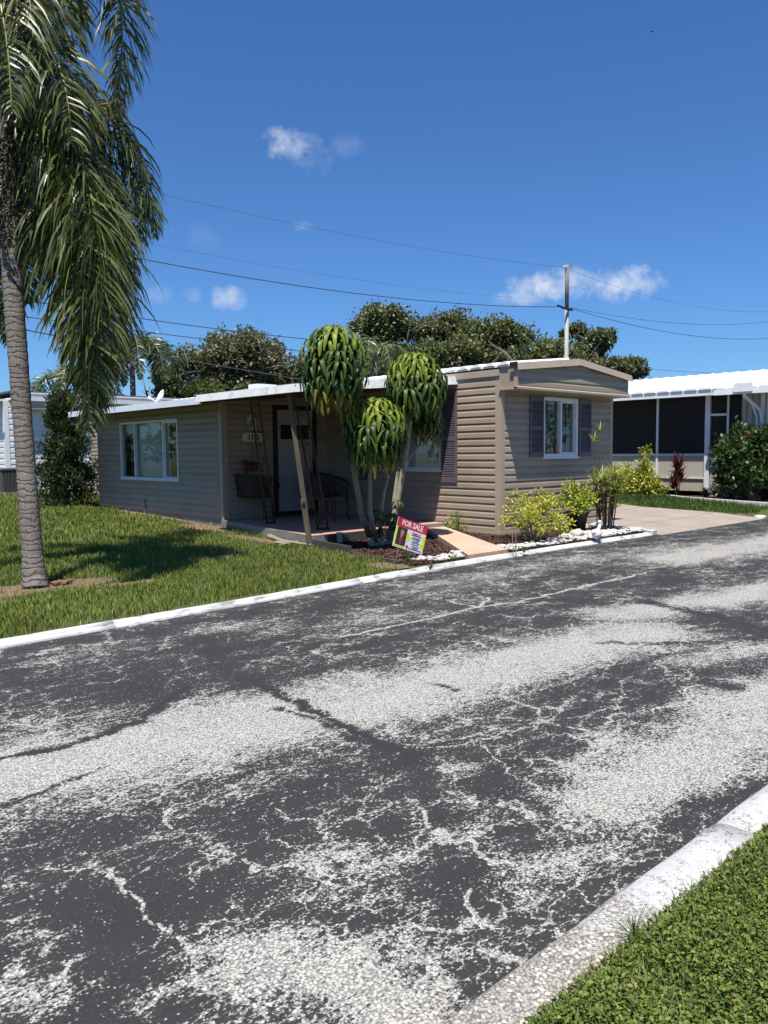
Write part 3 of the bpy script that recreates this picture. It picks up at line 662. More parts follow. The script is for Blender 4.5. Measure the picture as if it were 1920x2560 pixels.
# main roof: low gable, white standing pans, beige gable trim
roof = None
def rz_(x): return ZR+.005-(ZR-ZH1)*abs(x-XC)/((XH1-XH0)/2)
m = MB()
for sgn in (-1, 1):
    xe = XC+sgn*((XH1-XH0)/2+.03)
    m.prism([(XC, YH-.03, rz_(XC)), (xe, YH-.03, rz_(xe)), (xe, YH-.03, rz_(xe)+.035), (XC, YH-.03, rz_(XC)+.035)], (0, YB+.2-YH, 0))
roof = m.build('roof', m_roofw, house)
for i in range(40):
    y = 8.32+i*.305
    if y > 20: break
    m = MB(); xe = XH0-.035
    m.prism([(xe, y, rz_(xe)+.036), (xe, y+.035, rz_(xe)+.085), (xe, y+.10, rz_(xe)+.085), (xe, y+.24, rz_(xe)+.04)], (XC-xe, 0, rz_(XC)-rz_(xe))); m.build('roof_rib', m_roofw, roof)
for sgn in (-1, 1):
    xe = XC+sgn*((XH1-XH0)/2+.06); m = MB()
    m.prism([(XC, YH-.070, rz_(XC)-.075), (xe, YH-.070, rz_(xe)-.075), (xe, YH-.045, rz_(xe)+.045), (XC, YH-.045, rz_(XC)+.045)], (0, .016, 0)); m.build('gable_trim', m_trim, roof)
m = MB(); m.box(XH0-.06, XH0-.036, YH-.05, YH+.10, ZH1-.03, ZH1+.06); m.build('gutter_end', m_black, roof)
m = MB(); m.box(XM-.045, XM-.024, YF+.0, YF+8, ZW-.10, ZW+.012); m.build('eave_board', m_trim, roof)

# the addition with the picture window, and the wall behind the porch
MA = frame((XA, YP, 0), (-1, 0, 0)); LA = 5.85
WA = (1.74, 4.50, .97, 2.24)
wa = wall(house, 'addition_wall', MA, LA, .16, 2.56, [WA], zs=.24, u_in=(.10, .08))
wna = window(house, MA, *WA, [(at(410, 1130, X=XA).y-YP, .05), (at(339, 1130, X=XA).y-YP, .05)], .04, .035, sash=[0])
bl = blinds(wna, MA, 2.72, 3.80, WA[2], WA[3], m_blind, .085, back=-.09, open_=.35)
cm = MB()
for i in range(22):
    a = 1.74+i*.034 if i < 12 else 3.62+(i-12)*.085; o = .02*math.sin(i*2.3); cm.box(a, a+.05, -.19+o, -.185+o, WA[2], WA[3], MA)
cm.build('curtain', m_curtain, wna)
wp = MB(); wp.box(2.33, 2.70, -.12, -.10, WA[2], WA[3], MA); wp.build('pale_drape', m_blind, wna)
MP = frame((XM, YP, 0), (0, -1, 0)); LP = XM-XA
def pu(X): return XM-X
DR = (pu(10.30), pu(9.17), SLAB, 2.50)
wall(house, 'porch_wall', MP, LP, SLAB-.05, 2.70, [DR], zs=SLAB, u_in=(.02, .10))
m = MB(); m.box(XA-.022, XA+.10, YP-.022, YP-.001, .10, 2.56); m.box(XA-.022, XA-.001, YP-.001, YP+.10, .10, 2.56); m.build('corner_post', m_trim, house)
m = MB(); m.box(XA-.02, XA-.001, YP+LA-.08, YP+LA, .16, 2.5); m.build('corner_post', m_trim, house)
m = MB(); m.box(XA-.03, XA-.002, YP, YP+LA, .05, .235); m.build('base_board', m_board, house)
# addition's other walls close the room
m = MB(); m.box(XA, XM, YP+LA-.1, YP+LA, .1, 2.7); m.build('addition_back_wall', m_siding, house)
# door in its black surround
m = MB(); m.box(DR[0], DR[0]+.10, -.09, .025, DR[2], DR[3], MP); m.box(DR[1]-.12, DR[1], -.09, .025, DR[2], DR[3], MP); m.box(DR[0]+.10, DR[1]-.12, -.09, .023, DR[3]-.10, DR[3], MP); m.box(DR[0]+.10, DR[1]-.12, -.09, .023, DR[2], DR[2]+.10, MP)
door = m.build('door', m_black, house)
d0, d1, e0, e1 = DR[0]+.10, DR[1]-.12, DR[2]+.10, DR[3]-.10
m = MB(); m.box(d0, d1, -.05, -.01, e0, e1, MP); m.box(d0+.05, d1-.05, -.01, -.004, 1.98, e1-.12, MP); lf = m.build('leaf', m_door, door)
m = MB()
for i in range(16): m.box(d0+.05+i*(d1-d0-.1)/16, d0+.05+(i+.8)*(d1-d0-.1)/16, -.01, -.005, e0+.06, 1.72, MP)
m.build('door_panel', m_door, door)
m = MB(); m.box(d0+.09, d1-.09, -.004, .0, 1.80, 2.10, MP); m.build('door_window', m_dark, door)
m = MB(); m.blob(MP @ Vector((d0+.05, .03, 1.2)), (.03, .03, .03), 1, .02); m.build('door_knob', m_steel, door)
# porch roof
XE, YE = 6.97, 9.50
def pz(x): return 2.42+.0835*(x-XE)
m = MB()
for i in range(16):
    y0 = YE+.02+i*.6; y1 = y0+.596
    xs_ = XE+(.02 if y0 < 12.3 else .31); m.prism([(xs_, y0, pz(xs_)+.045), (XM-.002, y0, pz(XM)+.045), (XM-.002, y0, pz(XM)+.10), (xs_, y0, pz(xs_)+.10)], (0, y1-y0, 0))
proof = m.build('porch_roof', m_white, house)
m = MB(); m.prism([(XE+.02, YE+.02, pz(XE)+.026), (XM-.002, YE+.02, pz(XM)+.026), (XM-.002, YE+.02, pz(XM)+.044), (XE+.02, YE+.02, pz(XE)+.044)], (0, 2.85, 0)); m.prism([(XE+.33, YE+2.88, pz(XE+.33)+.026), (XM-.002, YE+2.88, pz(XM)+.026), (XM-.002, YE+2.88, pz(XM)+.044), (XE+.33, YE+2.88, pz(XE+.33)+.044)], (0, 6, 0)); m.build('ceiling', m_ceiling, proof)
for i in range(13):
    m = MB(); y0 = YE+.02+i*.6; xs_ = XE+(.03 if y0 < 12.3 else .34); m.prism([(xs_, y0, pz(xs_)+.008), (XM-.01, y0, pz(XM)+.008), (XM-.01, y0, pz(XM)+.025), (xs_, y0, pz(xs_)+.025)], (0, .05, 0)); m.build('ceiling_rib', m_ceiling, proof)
for a, b, mt, off in ((YE, 12.42, m_fascia, 0), (12.80, at(176, 1050, X=7.3).y, m_greyfascia, .30)):
    m = MB(); m.prism([(XE+off-.022, a, pz(XE)), (XE+off-.012, a, pz(XE)-.004), (XE+off+.030, a, pz(XE)+.125), (XE+off+.018, a, pz(XE)+.128)], (0, b-a, 0)); m.box(XE+off-.010, XE+off+.03, a, b, pz(XE), pz(XE)+.010); m.build('fascia', mt, proof)
m = MB(); m.prism([(XE-.02, YE-.024, pz(XE)), (XM-.002, YE-.024, pz(XM)), (XM-.002, YE+.022, pz(XM)+.145), (XE+.02, YE+.018, pz(XE)+.128)], (0, .012, 0)); m.build('fascia', m_fascia, proof)
m = MB(); m.prism([(XE-.024, YE+.7, pz(XE)), (XE-.018, YE+.7, pz(XE)), (XE+.022, YE+.7, pz(XE)+.126), (XE+.016, YE+.7, pz(XE)+.128)], (0, .012, 0)); m.build('fascia_joint', m_steel, proof)
vb = at(660, 968, Y=12.6); m = MB(); m.box(vb.x-.22, vb.x+.22, vb.y-.1, vb.y+.2, pz(vb.x)+.1, vb.z+.05); m.build('roof_vent', m_whitetrim, proof)
# fittings on the addition wall
q = MB(); v = at(362, 1257, X=XA-.02); q.box(XA-.075, XA-.018, v.y-.06, v.y+.06, v.z-.08, v.z+.08); q.tube([(XA-.045, v.y-.03, v.z-.07), (XA-.045, v.y-.04, .12)], .02, 8); q.build('outlet_box', m_steel, house)
q = MB(); v = at(247, 1220, X=XA-.02); q.tube([(XA-.018, v.y, v.z), (XA-.04, v.y, v.z)], .10, 14); q.build('round_cover', m_trim, house)
# wall lamp, number plaque
v = at(628, 1055, Y=YP-.1); lamp = thing('wall_lamp', 'small white carriage lamp on porch wall above the house number', 'lamp', (v.x, YP-.12, v.z-.2))
q = MB(); q.box(v.x-.05, v.x+.05, YP-.035, YP-.018, v.z-.02, v.z+.14); q.tube([(v.x, YP-.035, v.z+.08), (v.x, YP-.10, v.z+.17), (v.x, YP-.14, v.z+.14)], .012, 6); q.build('bracket', m_whitetrim, lamp)
q = MB(); q.lathe([(.02, .17), (.05, .12), (.085, .08), (.09, .06), (.06, .055)], (v.x, YP-.14, v.z-.02), 8); q.lathe([(.075, -.02), (.08, -.03), (.06, -.04)], (v.x, YP-.14, v.z-.10), 8); q.build('cap', m_whitetrim, lamp)
for k in range(6):
    a = k*PI/3; q = MB(); q.tube([(v.x+.075*math.cos(a), YP-.14+.075*math.sin(a), v.z+.04), (v.x+.06*math.cos(a), YP-.14+.06*math.sin(a), v.z-.14)], .007, 4); q.build('cage_bar', m_whitetrim, lamp)
q = MB(); q.lathe([(.055, -.13), (.068, .03), (.05, .04)], (v.x, YP-.14, v.z), 8); q.build('lamp_glass', m_glass, lamp)
v0, v1 = at(606, 1104, Y=YP-.03), at(657, 1083, Y=YP-.03)
pl = thing('number_plaque', 'cream house number plaque reading 110 on porch wall', 'plaque', (v0.x, YP-.03, v0.z))
ch = .03; q = MB(); q.prism([(v0.x+ch, YP-.02, v0.z), (v1.x-ch, YP-.02, v0.z), (v1.x, YP-.02, v0.z+ch), (v1.x, YP-.02, v1.z-ch), (v1.x-ch, YP-.02, v1.z), (v0.x+ch, YP-.02, v1.z), (v0.x, YP-.02, v1.z-ch), (v0.x, YP-.02, v0.z+ch)], (0, -.02, 0)); q.build('plate', m_plaque, pl)
for ch_, dx in (('1', -.19*(v1.x-v0.x)), ('1', -.03*(v1.x-v0.x)), ('0', .20*(v1.x-v0.x))):
    put('digit', text_mesh(ch_, .15, m_black, .006, .002), pl, Matrix.Translation(((v0.x+v1.x)/2+dx, YP-.043, (v0.z+v1.z)/2)) @ Matrix.Rotation(PI/2, 4, 'X'))
# hanging ornament
v = at(632, 1155, Y=YP-.12); orn = thing('hanging_ornament', 'rust-red metal dragonfly ornament hanging below the number plaque', 'ornament', (v.x, v.y, v.z))
q = MB(); q.tube([(v.x, v.y, v.z), (v.x, v.y, v0.z-.002)], .006, 5); q.blob((v.x, v.y, v.z+.11), (.018, .018, .018), 3); q.build('cord', m_black, orn)
q = MB(); q.blob((v.x-.03, v.y, v.z-.03), (.17, .035, .045), 5, .1, 2); q.blob((v.x-.18, v.y, v.z-.01), (.05, .05, .055), 6, .1, 2); q.build('body', m_fabricred, orn, True)
for k, (dx, dz, a) in enumerate(((-.1, -.13, .4), (.0, -.15, .1), (.1, -.12, -.5), (-.17, -.2, .2))):
    q = MB(); q.prism([(v.x+dx-.03, v.y, v.z+dz+.1), (v.x+dx+.03, v.y, v.z+dz+.1), (v.x+dx+.05*a+.035, v.y-.01, v.z+dz-.03), (v.x+dx+.05*a, v.y-.01, v.z+dz-.07), (v.x+dx+.05*a-.03, v.y-.01, v.z+dz-.02)], (0, .012, 0)); q.build('wing', m_fabricred, orn)
# satellite dish on the addition roof
v = at(405, 1000, Y=16.5); zr = pz(v.x)+.1
sd = thing('satellite_dish', 'white satellite dish seen edge-on on the addition roof', 'satellite dish', (v.x, v.y, zr))
q = MB(); q.tube([(v.x, v.y, zr), (v.x, v.y, zr+.12)], .02, 8); q.box(v.x-.1, v.x+.1, v.y-.1, v.y+.1, zr, zr+.012); q.build('mast', m_steel, sd)
R_ = Matrix.Translation((v.x, v.y, zr+.16)) @ Matrix.Rotation(HEAD-PI/2, 4, 'Z') @ Matrix.Rotation(rad(-62), 4, 'Y')
q = MB(); q.lathe([(.0, 0), (.06, .008), (.12, .027), (.165, .052), (.167, .048), (.12, .02), (.06, .002), (.01, -.006)], (0, 0, 0), 24); 
q.v = [tuple(R_ @ Vector(p)) for p in q.v]; q.build('dish', m_white, sd, True)
q = MB(); q.tube([R_ @ Vector((-.15, 0, .03)), R_ @ Vector((-.14, 0, .24))], .012, 6); q.box(-.03, .03, -.025, .025, -.03, .03, R_ @ Matrix.Translation((-.14, 0, .25))); q.build('feed_arm', m_whitetrim, sd)

# ------------------------------------------------------------------ porch floor, boards, posts
m = MB(); SP = [(XA+.0, YP-.02), (7.44, 9.80), (XM-.02, 9.80), (XM-.02, YP-.02)]
m.prism([Vector((x, y, -.03)) for x, y in SP], (0, 0, SLAB+.03)); tag(m.build('porch_floor', m_porch), kind='structure')
def plank(name, label, cat, a, b, z0, z1, th, mat, group=None):
    a, b = Vector((*a, 0)), Vector((*b, 0)); d = (b-a).normalized(); n = Vector((-d.y, d.x, 0))*th; mm = MB(); g = random.Random(len(label))
    zf = (lambda q: (z0, z1)) if not callable(z0) else (lambda q: (z0(q), z1(q)))
    N = max(2, int((b-a).length/.4)); R = []
    for k in range(N+1):
        p = a.lerp(b, k/N); u, v = zf(p); j = g.uniform(-.004, .004); mm.av([p+Vector((0, 0, u)), p+n+Vector((0, 0, u)), p+n+Vector((0, 0, v+j)), p+Vector((0, 0, v+j))])
    for k in range(N):
        for j in range(4): mm.f.append((k*4+j, k*4+(j+1) % 4, k*4+4+(j+1) % 4, k*4+4+j))
    mm.f.append((0, 1, 2, 3)); mm.f.append((N*4+3, N*4+2, N*4+1, N*4))
    return tag(mm.build(name, mat), label, cat, group)
plank('porch_edge_board', 'long pale grey board along the lawn side of the porch floor', 'board', (7.425, 9.74), (XA-.015, YP-.03), -.03, SLAB+.012, .03, m_board)
plank('porch_edge_board', 'grey board along the front of the porch behind the umbrella plant', 'board', (7.74, 9.765), (9.2, 9.765), -.03, SLAB+.004, -.035, m_dboard)
plank('porch_edge_board', 'pale grey board along the porch front beside the walkway step', 'board', (9.22, 9.765), (XM-.03, 9.765), -.03, SLAB+.004, -.04, m_board)
plank('planter_edge_board', 'short pale grey board at the near porch corner beside the wooden prop', 'board', (7.46, 9.74), (7.73, 9.74), -.03, SLAB+.01, -.03, m_board)
plank('bed_edge_board', 'dark edging board between the lawn and the mulch bed nearest the porch', 'board', (7.40, 9.62), (7.245, 8.55), .0, .17, -.035, m_dboard)
plank('bed_edge_board', 'sunken dark edging board between the lawn and the mulch bed nearest the kerb', 'board', (7.235, 8.52), (7.06, 7.35), .0, lambda p: .07, -.035, m_dboard) if False else plank('bed_edge_board', 'sunken grey edging board between lawn and mulch bed, nearest the kerb', 'board', (7.235, 8.52), (7.06, 7.35), .0, .095, -.035, m_dboard)
ps = thing('metal_post_sleeve', 'short pale metal sleeve standing at the porch front edge', 'sleeve', (7.95, 9.70, .03))
q = MB(); q.lathe([(.055, 0), (.055, .20), (.05, .205), (.045, .19)], (7.95, 9.68, .03), 12); q.build('sleeve', m_steel, ps)
# wrought-iron porch columns: pairs of bars with scrolls, leaning out to the eave
def spiral(c, ux, uz, r, turns, n=22, flip=1):
    P = []
    for k in range(n+1):
        f_ = k/n; a = turns*2*PI*f_*flip; rr = r*(1-.8*f_); P.append(c+ux*(rr*math.cos(a))+uz*(rr*math.sin(a)))
    return P
def column(bx, by, tx, ty, label, sep):
    b = at(bx, by, z=SLAB); tp = at(tx, ty, X=XE+.07); tp.z = pz(XE)+.01
    o = thing('porch_column', label, 'column', b); ax = (tp-b); L = ax.length; uz = ax.normalized(); ux = (CR - uz*CR.dot(uz)); ux.z = 0; ux = (Vector((0, 1, 0))*-.75+Vector((.6, 0, 0))).normalized()
    ux = (ux-uz*ux.dot(uz)).normalized()
    uy = uz.cross(ux)
    for s in (-1, 1):
        q = MB(); Mx = Matrix((ux, uy, uz)).transposed().to_4x4(); Mx.translation = b+ux*(s*sep/2)
        q.box(-.014, .014, -.014, .014, 0, L, Mx); q.build('bar', m_iron, o)
    n = 5
    for k in range(n):
        c0 = b+uz*(L*(k+.5)/n); h = L/n*.42
        q = MB()
        pts = []
        sA = spiral(c0+uz*h*.55+ux*sep*.05, ux, uz, sep*.26, 1.4, 18, 1); sB = spiral(c0-uz*h*.55-ux*sep*.05, -ux, -uz, sep*.26, 1.4, 18, 1)
        mid = [sA[0].lerp(sB[0], t_/6) for t_ in range(1, 6)]
        q.tube(list(reversed(sA))+mid+sB, .006, 5); q.build('scroll', m_iron, o, True)
    q = MB(); Mx = Matrix((ux, uy, Vector((0, 0, 1)))).transposed().to_4x4(); Mx.translation = b; q.box(-sep*.7, sep*.7, -.03, .03, 0, .012, Mx); q.build('base_plate', m_iron, o)
column(677, 1309, 635, 998, 'rusty wrought-iron scroll column in front of the house number', .14)
column(808, 1324, 746, 983, 'wrought-iron scroll column beside the umbrella plant at the porch corner', .17)
b, tp = Vector((7.39, 9.70, .03)), at(722, 985, X=XE+.10); tp.z = pz(XE)+.02
o = thing('timber_prop', 'leaning weathered lumber prop holding up the porch roof corner', 'post', b)
ax = tp-b; uz = ax.normalized(); ux = Vector((.6, -.8, 0)); ux = (ux-uz*ux.dot(uz)).normalized(); uy = uz.cross(ux); Mx = Matrix((ux, uy, uz)).transposed().to_4x4(); Mx.translation = b
q = MB(); q.box(-.036, .036, -.018, .018, .62, ax.length, Mx); q.build('upper_lumber', m_wood, o)
q = MB(); q.box(-.042, .042, -.056, -.019, 0, .78, Mx); q.build('lower_lumber', m_wood, o)
q = MB(); q.tube([Mx @ Vector((0, -.066, .70)), Mx @ Vector((0, -.058, .70))], .03, 10); q.build('knot', m_black, o)
# lattice brace in shade beside column
# chairs
def chair(name, label, loc, rz, seatm, wide=.62):
    o = thing(name, label, 'chair', loc, rz); W = WM[o.name]; h = wide/2
    T = lambda P: [W @ Vector(p) for p in P]
    for sx in (-1, 1):
        for sy in (-1, 1):
            q = MB(); q.tube(T([(sx*h*.8, sy*.24, .42), (sx*h*.86, sy*.27, .25), (sx*h*.82, sy*.25, .08), (sx*h*.9, sy*.29, 0)]), .012, 6); q.build('leg', m_iron, o, True)
    q = MB(); n = 18; ring = [(h*.88*math.cos(2*PI*k/n), .28*math.sin(2*PI*k/n), .43) for k in range(n)]; i = q.av(T(ring+[(x, y, .455) for x, y, _ in ring])); q.f += [tuple(i+k for k in range(n-1, -1, -1)), tuple(i+n+k for k in range(n))]+[(i+k, i+(k+1) % n, i+n+(k+1) % n, i+n+k) for k in range(n)]; q.build('seat', seatm, o)
    q = MB(); P0 = []; P1 = []
    for k in range(15):
        a = PI*(.02+.96*k/14); P0.append((h*.92*math.cos(a), .30*math.sin(a)*1.0+.02, .46)); P1.append((h*1.06*math.cos(a), .36*math.sin(a)+.03, .80+.10*math.sin(a)))
    i = q.av(T(P0)); j = q.av(T(P1))
    for k in range(14): q.f.append((i+k, i+k+1, j+k+1, j+k))
    q.build('backrest', m_mesh, o, True)
    q = MB(); q.tube(T(P1), .014, 6); q.build('back_rail', m_iron, o, True)
    q = MB(); q.tube(T(P0), .010, 6); q.build('seat_rail', m_iron, o, True)
    for s in (0, -1):
        x, y, z = P1[s]; sg = 1 if s == 0 else -1; q = MB(); q.tube(T([(x, y, z), (x*1.02, -.16, .74), (x*1.02, -.27, .68), (x*.98, -.26, .61), (x*.95, -.2, .60), (x*.9, -.23, .5), (x*.86, -.24, .43)]), .012, 6); q.build('arm', m_iron, o, True)
    return o
c1 = at(648, 1300, z=SLAB); chair('patio_chair', 'brown metal tub chair with its back to the lawn under the house number', (c1.x+.1, c1.y+.35, SLAB), rad(118), m_mesh, .86)
c2 = at(855, 1305, z=SLAB); chair('patio_chair', 'iron armchair with reddish seat between the porch column and the umbrella plant', (c2.x, c2.y+.35, SLAB), rad(20), m_seatwood, .6)
chair('patio_chair', 'dark tub chair against the porch wall behind the red-seated chair', (10.05, 12.55, SLAB), rad(15), m_mesh, .62)
# debris on the grass edge
lg = thing('fallen_palm_boot', 'dry split grey palm boot lying against the porch edge board', 'palm debris', (7.6, 11.2, .05))
for k, (pa, r) in enumerate(((((672, 1340), (705, 1352), (745, 1358), (778, 1362)), .035), (((690, 1356), (720, 1358), (752, 1352)), .028), (((700, 1362), (745, 1354)), .02))):
    P = [at(x, y, z=.09) for x, y in pa]; q = MB(); q.tube(P, [r*(1.1-.25*i) for i in range(len(P))], 6); q.build('strip', m_stem, lg)
# ------------------------------------------------------------------ for-sale sign (faces the street, leaning)
YS = 7.6
sg = thing('for_sale_sign', 'tilted red, yellow and white FOR SALE yard sign on thin wire stakes', 'sign', (7.35, YS, .05))
TL, TR_, BL = at(997, 1291, Y=YS), at(1070, 1317, Y=YS), at(977, 1362, Y=YS)
ux = (TR_-TL).normalized(); wS = (TR_-TL).length; hS = (BL-TL).length; uzs = ux.cross(Vector((0, -1, 0))); uzs = Vector((-ux.z, 0, ux.x))
MSg = Matrix((ux, uzs, Vector((0, -1, 0)))).transposed().to_4x4(); MSg.translation = TL - uzs*hS
def sbox(m, a, b, c, d, z0, z1): return m.box(a*wS, b*wS, c*hS, d*hS, z0, z1, MSg)
m = MB(); sbox(m, 0, 1, 0, 1, -.004, 0); sgp = m.build('panel', m_swhite, sg)
m = MB(); sbox(m, 0, 1, .70, 1, .0005, .0015); m.build('red_band', m_red, sgp)
m = MB(); sbox(m, 0, .055, 0.03, .70, .0005, .0012); sbox(m, .055, .37, .03, .085, .0005, .0012); m.prism([(.36*wS, .66*hS*.9, .0005), (.36*wS, .2*hS, .0005), (.56*wS, .42*hS, .0005)], (0, 0, .0008), MSg); m.prism([(1.0*wS, .66*hS, .0005), (.87*wS, .56*hS, .0005), (.93*wS, .40*hS, .0005), (.86*wS, .28*hS, .0005), (1.0*wS, .12*hS, .0005)], (0, 0, .0008), MSg); m.build('yellow_print', m_yel, sgp)
m = MB(); sbox(m, .055, .37, .085, .69, .0005, .0018); m.build('portrait_print', m_photo, sgp)
def ell(c, r, z, mat, name):
    m = MB(); n = 18; i = m.av([MSg @ Vector(((c[0]+r[0]*math.cos(2*PI*k/n))*wS, (c[1]+r[1]*math.sin(2*PI*k/n))*hS, z)) for k in range(n)]); m.f.append(tuple(i+k for k in range(n))); return m.build(name, mat, sgp)
ell((.225, .52), (.085, .13), .0024, m_hair, 'portrait_print'); ell((.215, .53), (.045, .075), .003, m_skin, 'portrait_print')
ell((.21, .22), (.12, .13), .0026, m_jacket, 'portrait_print'); ell((.205, .25), (.045, .14), .0032, m_dress, 'portrait_print'); ell((.21, .40), (.03, .06), .0034, m_skin, 'portrait_print')
def stext(s, x, y, size, mat, bold=0., sx=1.): put('lettering', text_mesh(s, size*hS, mat, bold*hS, .0004, sx=sx), sgp, MSg @ Matrix.Translation((x*wS, y*hS, .0028)))
stext('FOR SALE', .5, .845, .265, m_swhite, .007, .92)
stext('TRIPLE S', .68, .60, .115, m_red, .003); stext('JENNIFER', .70, .46, .095, m_ink, .003); stext('CLARK', .70, .375, .095, m_ink, .003)
m = MB()
for y, a, b in ((.535, .52, .86), (.29, .56, .84), (.225, .58, .82), (.155, .60, .84), (.105, .64, .80), (.06, .5, .94)): sbox(m, a, b, y, y+.028, .0006, .0018)
m.build('small_print', m_ink, sgp)
ell((.45, .11), (.045, .05), .002, m_red, 'emblem')
for x in (.22, .78):
    a = MSg @ Vector((x*wS, .3*hS, -.008)); b = MSg @ Vector((x*wS, 0, -.008)); d = (b-a).normalized(); e = b + d*max(.02, (b.z-.02)/max(.2, -d.z)); q = MB(); q.tube([a, e], .004, 5); q.build('wire_stake', m_steel, sg)

# ------------------------------------------------------------------ neighbour on the right: white-roofed house with screened porch
XN = 21.5; GN = .19
nb = thing('neighbour_house', 'white-roofed neighbour house with dark screened porch and beige panels, right of the driveway', 'house', (XN, 9.5, GN))
def ny(px, py=1137): return at(px, py, X=XN).y
zt, zr_ = at(1766, 985, X=XN).z, at(1640, 1137, X=XN).z; zk = at(1700, 1195, X=XN).z
m = MB(); m.box(XN, XN+.08, ny(1766), 21, GN-.1, zr_); m.box(XN, XN+.06, 5, ny(1852), GN-.1, zt); m.build('knee_wall', m_stucco, nb)
m = MB(); m.box(XN+4, XN+4.1, 5, 21, GN, zt+.5); m.box(XN, XN+4, 20.9, 21, GN, zt); m.box(XN, XN+4, 4.9, 5, GN, zt); m.box(XN, XN+4, 4.9, 21, GN, GN+.15); m.build('inner_wall', m_stucco, nb)
ed = [ny(1766), ny(1643), ny(1526), ny(1526)+1.4, ny(1526)+2.8]
for a, b in zip(ed, ed[1:]):
    m = MB(); m.box(XN+.02, XN+.026, a+.03, b-.03, zr_+.03, zt-.02); m.build('insect_screen', m_screen, nb)
for y in ed[1:]:
    m = MB(); m.box(XN-.03, XN+.05, y-.03, y+.03, zr_-.9, zt); m.build('screen_post', m_whitetrim, nb)
m = MB(); m.box(XN-.035, XN+.05, ed[0], ed[-1], zr_-.03, zr_+.03); m.build('screen_rail', m_whitetrim, nb)
m = MB(); m.box(XN-.035, XN-.005, ed[0], ed[-1], zk-.015, zk+.02); m.build('skirt_rail', m_whitetrim, nb)
m = MB(); m.box(XN-.05, XN+.05, ny(1772)-.03, ny(1766)+.04, GN, zt); m.build('corner_post', m_whitetrim, nb)
# screen door
y0, y1 = ny(1818), ny(1774); m = MB(); zd = at(1790, 1145, X=XN).z; zm_ = at(1790, 1037, X=XN).z
m.box(XN-.03, XN+.02, y0-.03, y0+.02, GN+.1, zt); m.box(XN-.03, XN+.02, y0, y1, zm_-.03, zm_+.03); m.box(XN-.03, XN+.02, y0, y1, zd-.04, zd+.04); sdr = m.build('screen_door', m_whitetrim, nb)
for a, b in ((zm_+.03, zt), (zd+.04, zm_-.03)):
    m = MB(); m.box(XN, XN+.006, y0+.02, y1-.03, a, b); m.build('insect_screen', m_screen, sdr)
zz_ = GN+.1
for a, b in ((zz_, zz_+.42), (zz_+.44, zd-.05)):
    m = MB(); m.box(XN-.015, XN+.01, y0+.02, y1-.03, a, b); m.build('kick_panel', m_stucco, sdr)
m = MB(); m.box(XN+.01, XN+.016, ny(1850), y0-.03, GN+.5, zt); m.build('insect_screen', m_screen, nb)
m = MB(); m.box(XN, XN+.03, ny(1852), y0-.03, GN, GN+.5); m.build('panel', m_stucco, nb)
y = ny(1852)-.02
while y > 6.0:
    m = MB(); m.box(XN-.03, XN, y-.10, y, GN, zt); m.build('ribbed_panel', m_stucco if y > ny(1892) else m_white, nb); y -= .16
# roof: eave board, gutter, pan ends and a long white slope
XO = XN-.55; ze = zt-.02; m = MB(); m.prism([(XO, 4.5, ze+.05), (XN+4.6, 4.5, ze+.92), (XN+4.6, 4.5, ze+1.0), (XO, 4.5, ze+.13)], (0, 17.5, 0)); nroof = m.build('roof', m_roofw, nb)
m = MB(); m.box(XO-.02, XO+.02, 4.5, 22, ze-.06, ze+.13); m.box(XO+.02, XN, 4.5, 22, ze-.03, ze+.0); m.build('eave_board', m_whitetrim, nroof)
y = 21.6
while y > 4.8:
    m = MB(); m.prism([(XO-.05, y, ze+.10), (XO-.05, y+.05, ze+.155), (XO-.05, y+.30, ze+.155), (XO-.05, y+.36, ze+.10)], (.95, 0, .165)); m.build('roof_pan', m_roofw, nroof)
    m = MB(); m.prism([(XO+.9, y+.1, ze+.28), (XO+.9, y+.12, ze+.30), (XO+.9, y+.17, ze+.30), (XO+.9, y+.19, ze+.28)], (3.9, 0, .69)); m.build('roof_rib', m_roofw, nroof)
    y -= .40
gy0, gy1 = at(1832, 968, X=XO).y, at(1790, 975, X=XO).y
m = MB(); m.box(XO-.14, XO-.021, 4.5, gy1, ze-.08, ze+.06); m.build('gutter', m_white, nroof)
ga, gb = at(1880, 955, X=XO-.2).y, at(1835, 955, X=XO-.2).y; m = MB(); m.box(XO-.22, XO-.15, ga, gb, ze-.03, ze+.2); m.build('gutter_box', m_whitetrim, nroof)
P = [at(1858, 975, X=XO-.1), at(1862, 990, X=XO-.1), at(1900, 1025, X=XN-.09), at(1904, 1045, X=XN-.09), at(1902, 1130, X=XN-.09)]
q = MB(); q.tube(P, .05, 8); q.build('downspout', m_white, nb, True)
q = MB(); q.tube([at(1880, 1010, X=XN-.3), at(1893, 1045, X=XN-.07), at(1893, 1110, X=XN-.07)], .03, 6); q.build('downspout_brace', m_white, nb)

# ------------------------------------------------------------------ house behind, at left
YH2 = 29.0; c0 = at(14, 1100, Y=YH2); GB = .21
bh = thing('white_house', 'white-sided house with metal roof edge behind the lawn at far left', 'house', (c0.x, YH2, GB))
zt2 = at(120, 1004, Y=YH2-.4).z; L2 = 9.0
wall(bh, 'street_wall', frame((c0.x+L2, YH2, 0), (0, -1, 0)), L2, GB, zt2, [], course=.2, d=.02, mat=m_whitetrim)
wall(bh, 'end_wall', frame((c0.x, YH2, 0), (-1, 0, 0)), 10, GB, zt2, [], course=.2, d=.02, mat=m_whitetrim)
m = MB(); m.box(c0.x-.03, c0.x+.12, YH2-.03, YH2-.021, GB, zt2); m.box(c0.x-.03, c0.x-.021, YH2-.021, YH2+.12, GB, zt2); m.build('corner_post', m_white, bh)
m = MB(); m.box(c0.x+.15, c0.x+L2+.5, YH2-.42, YH2+10, zt2+.02, zt2+.10); rb = m.build('roof', m_roofw, bh)
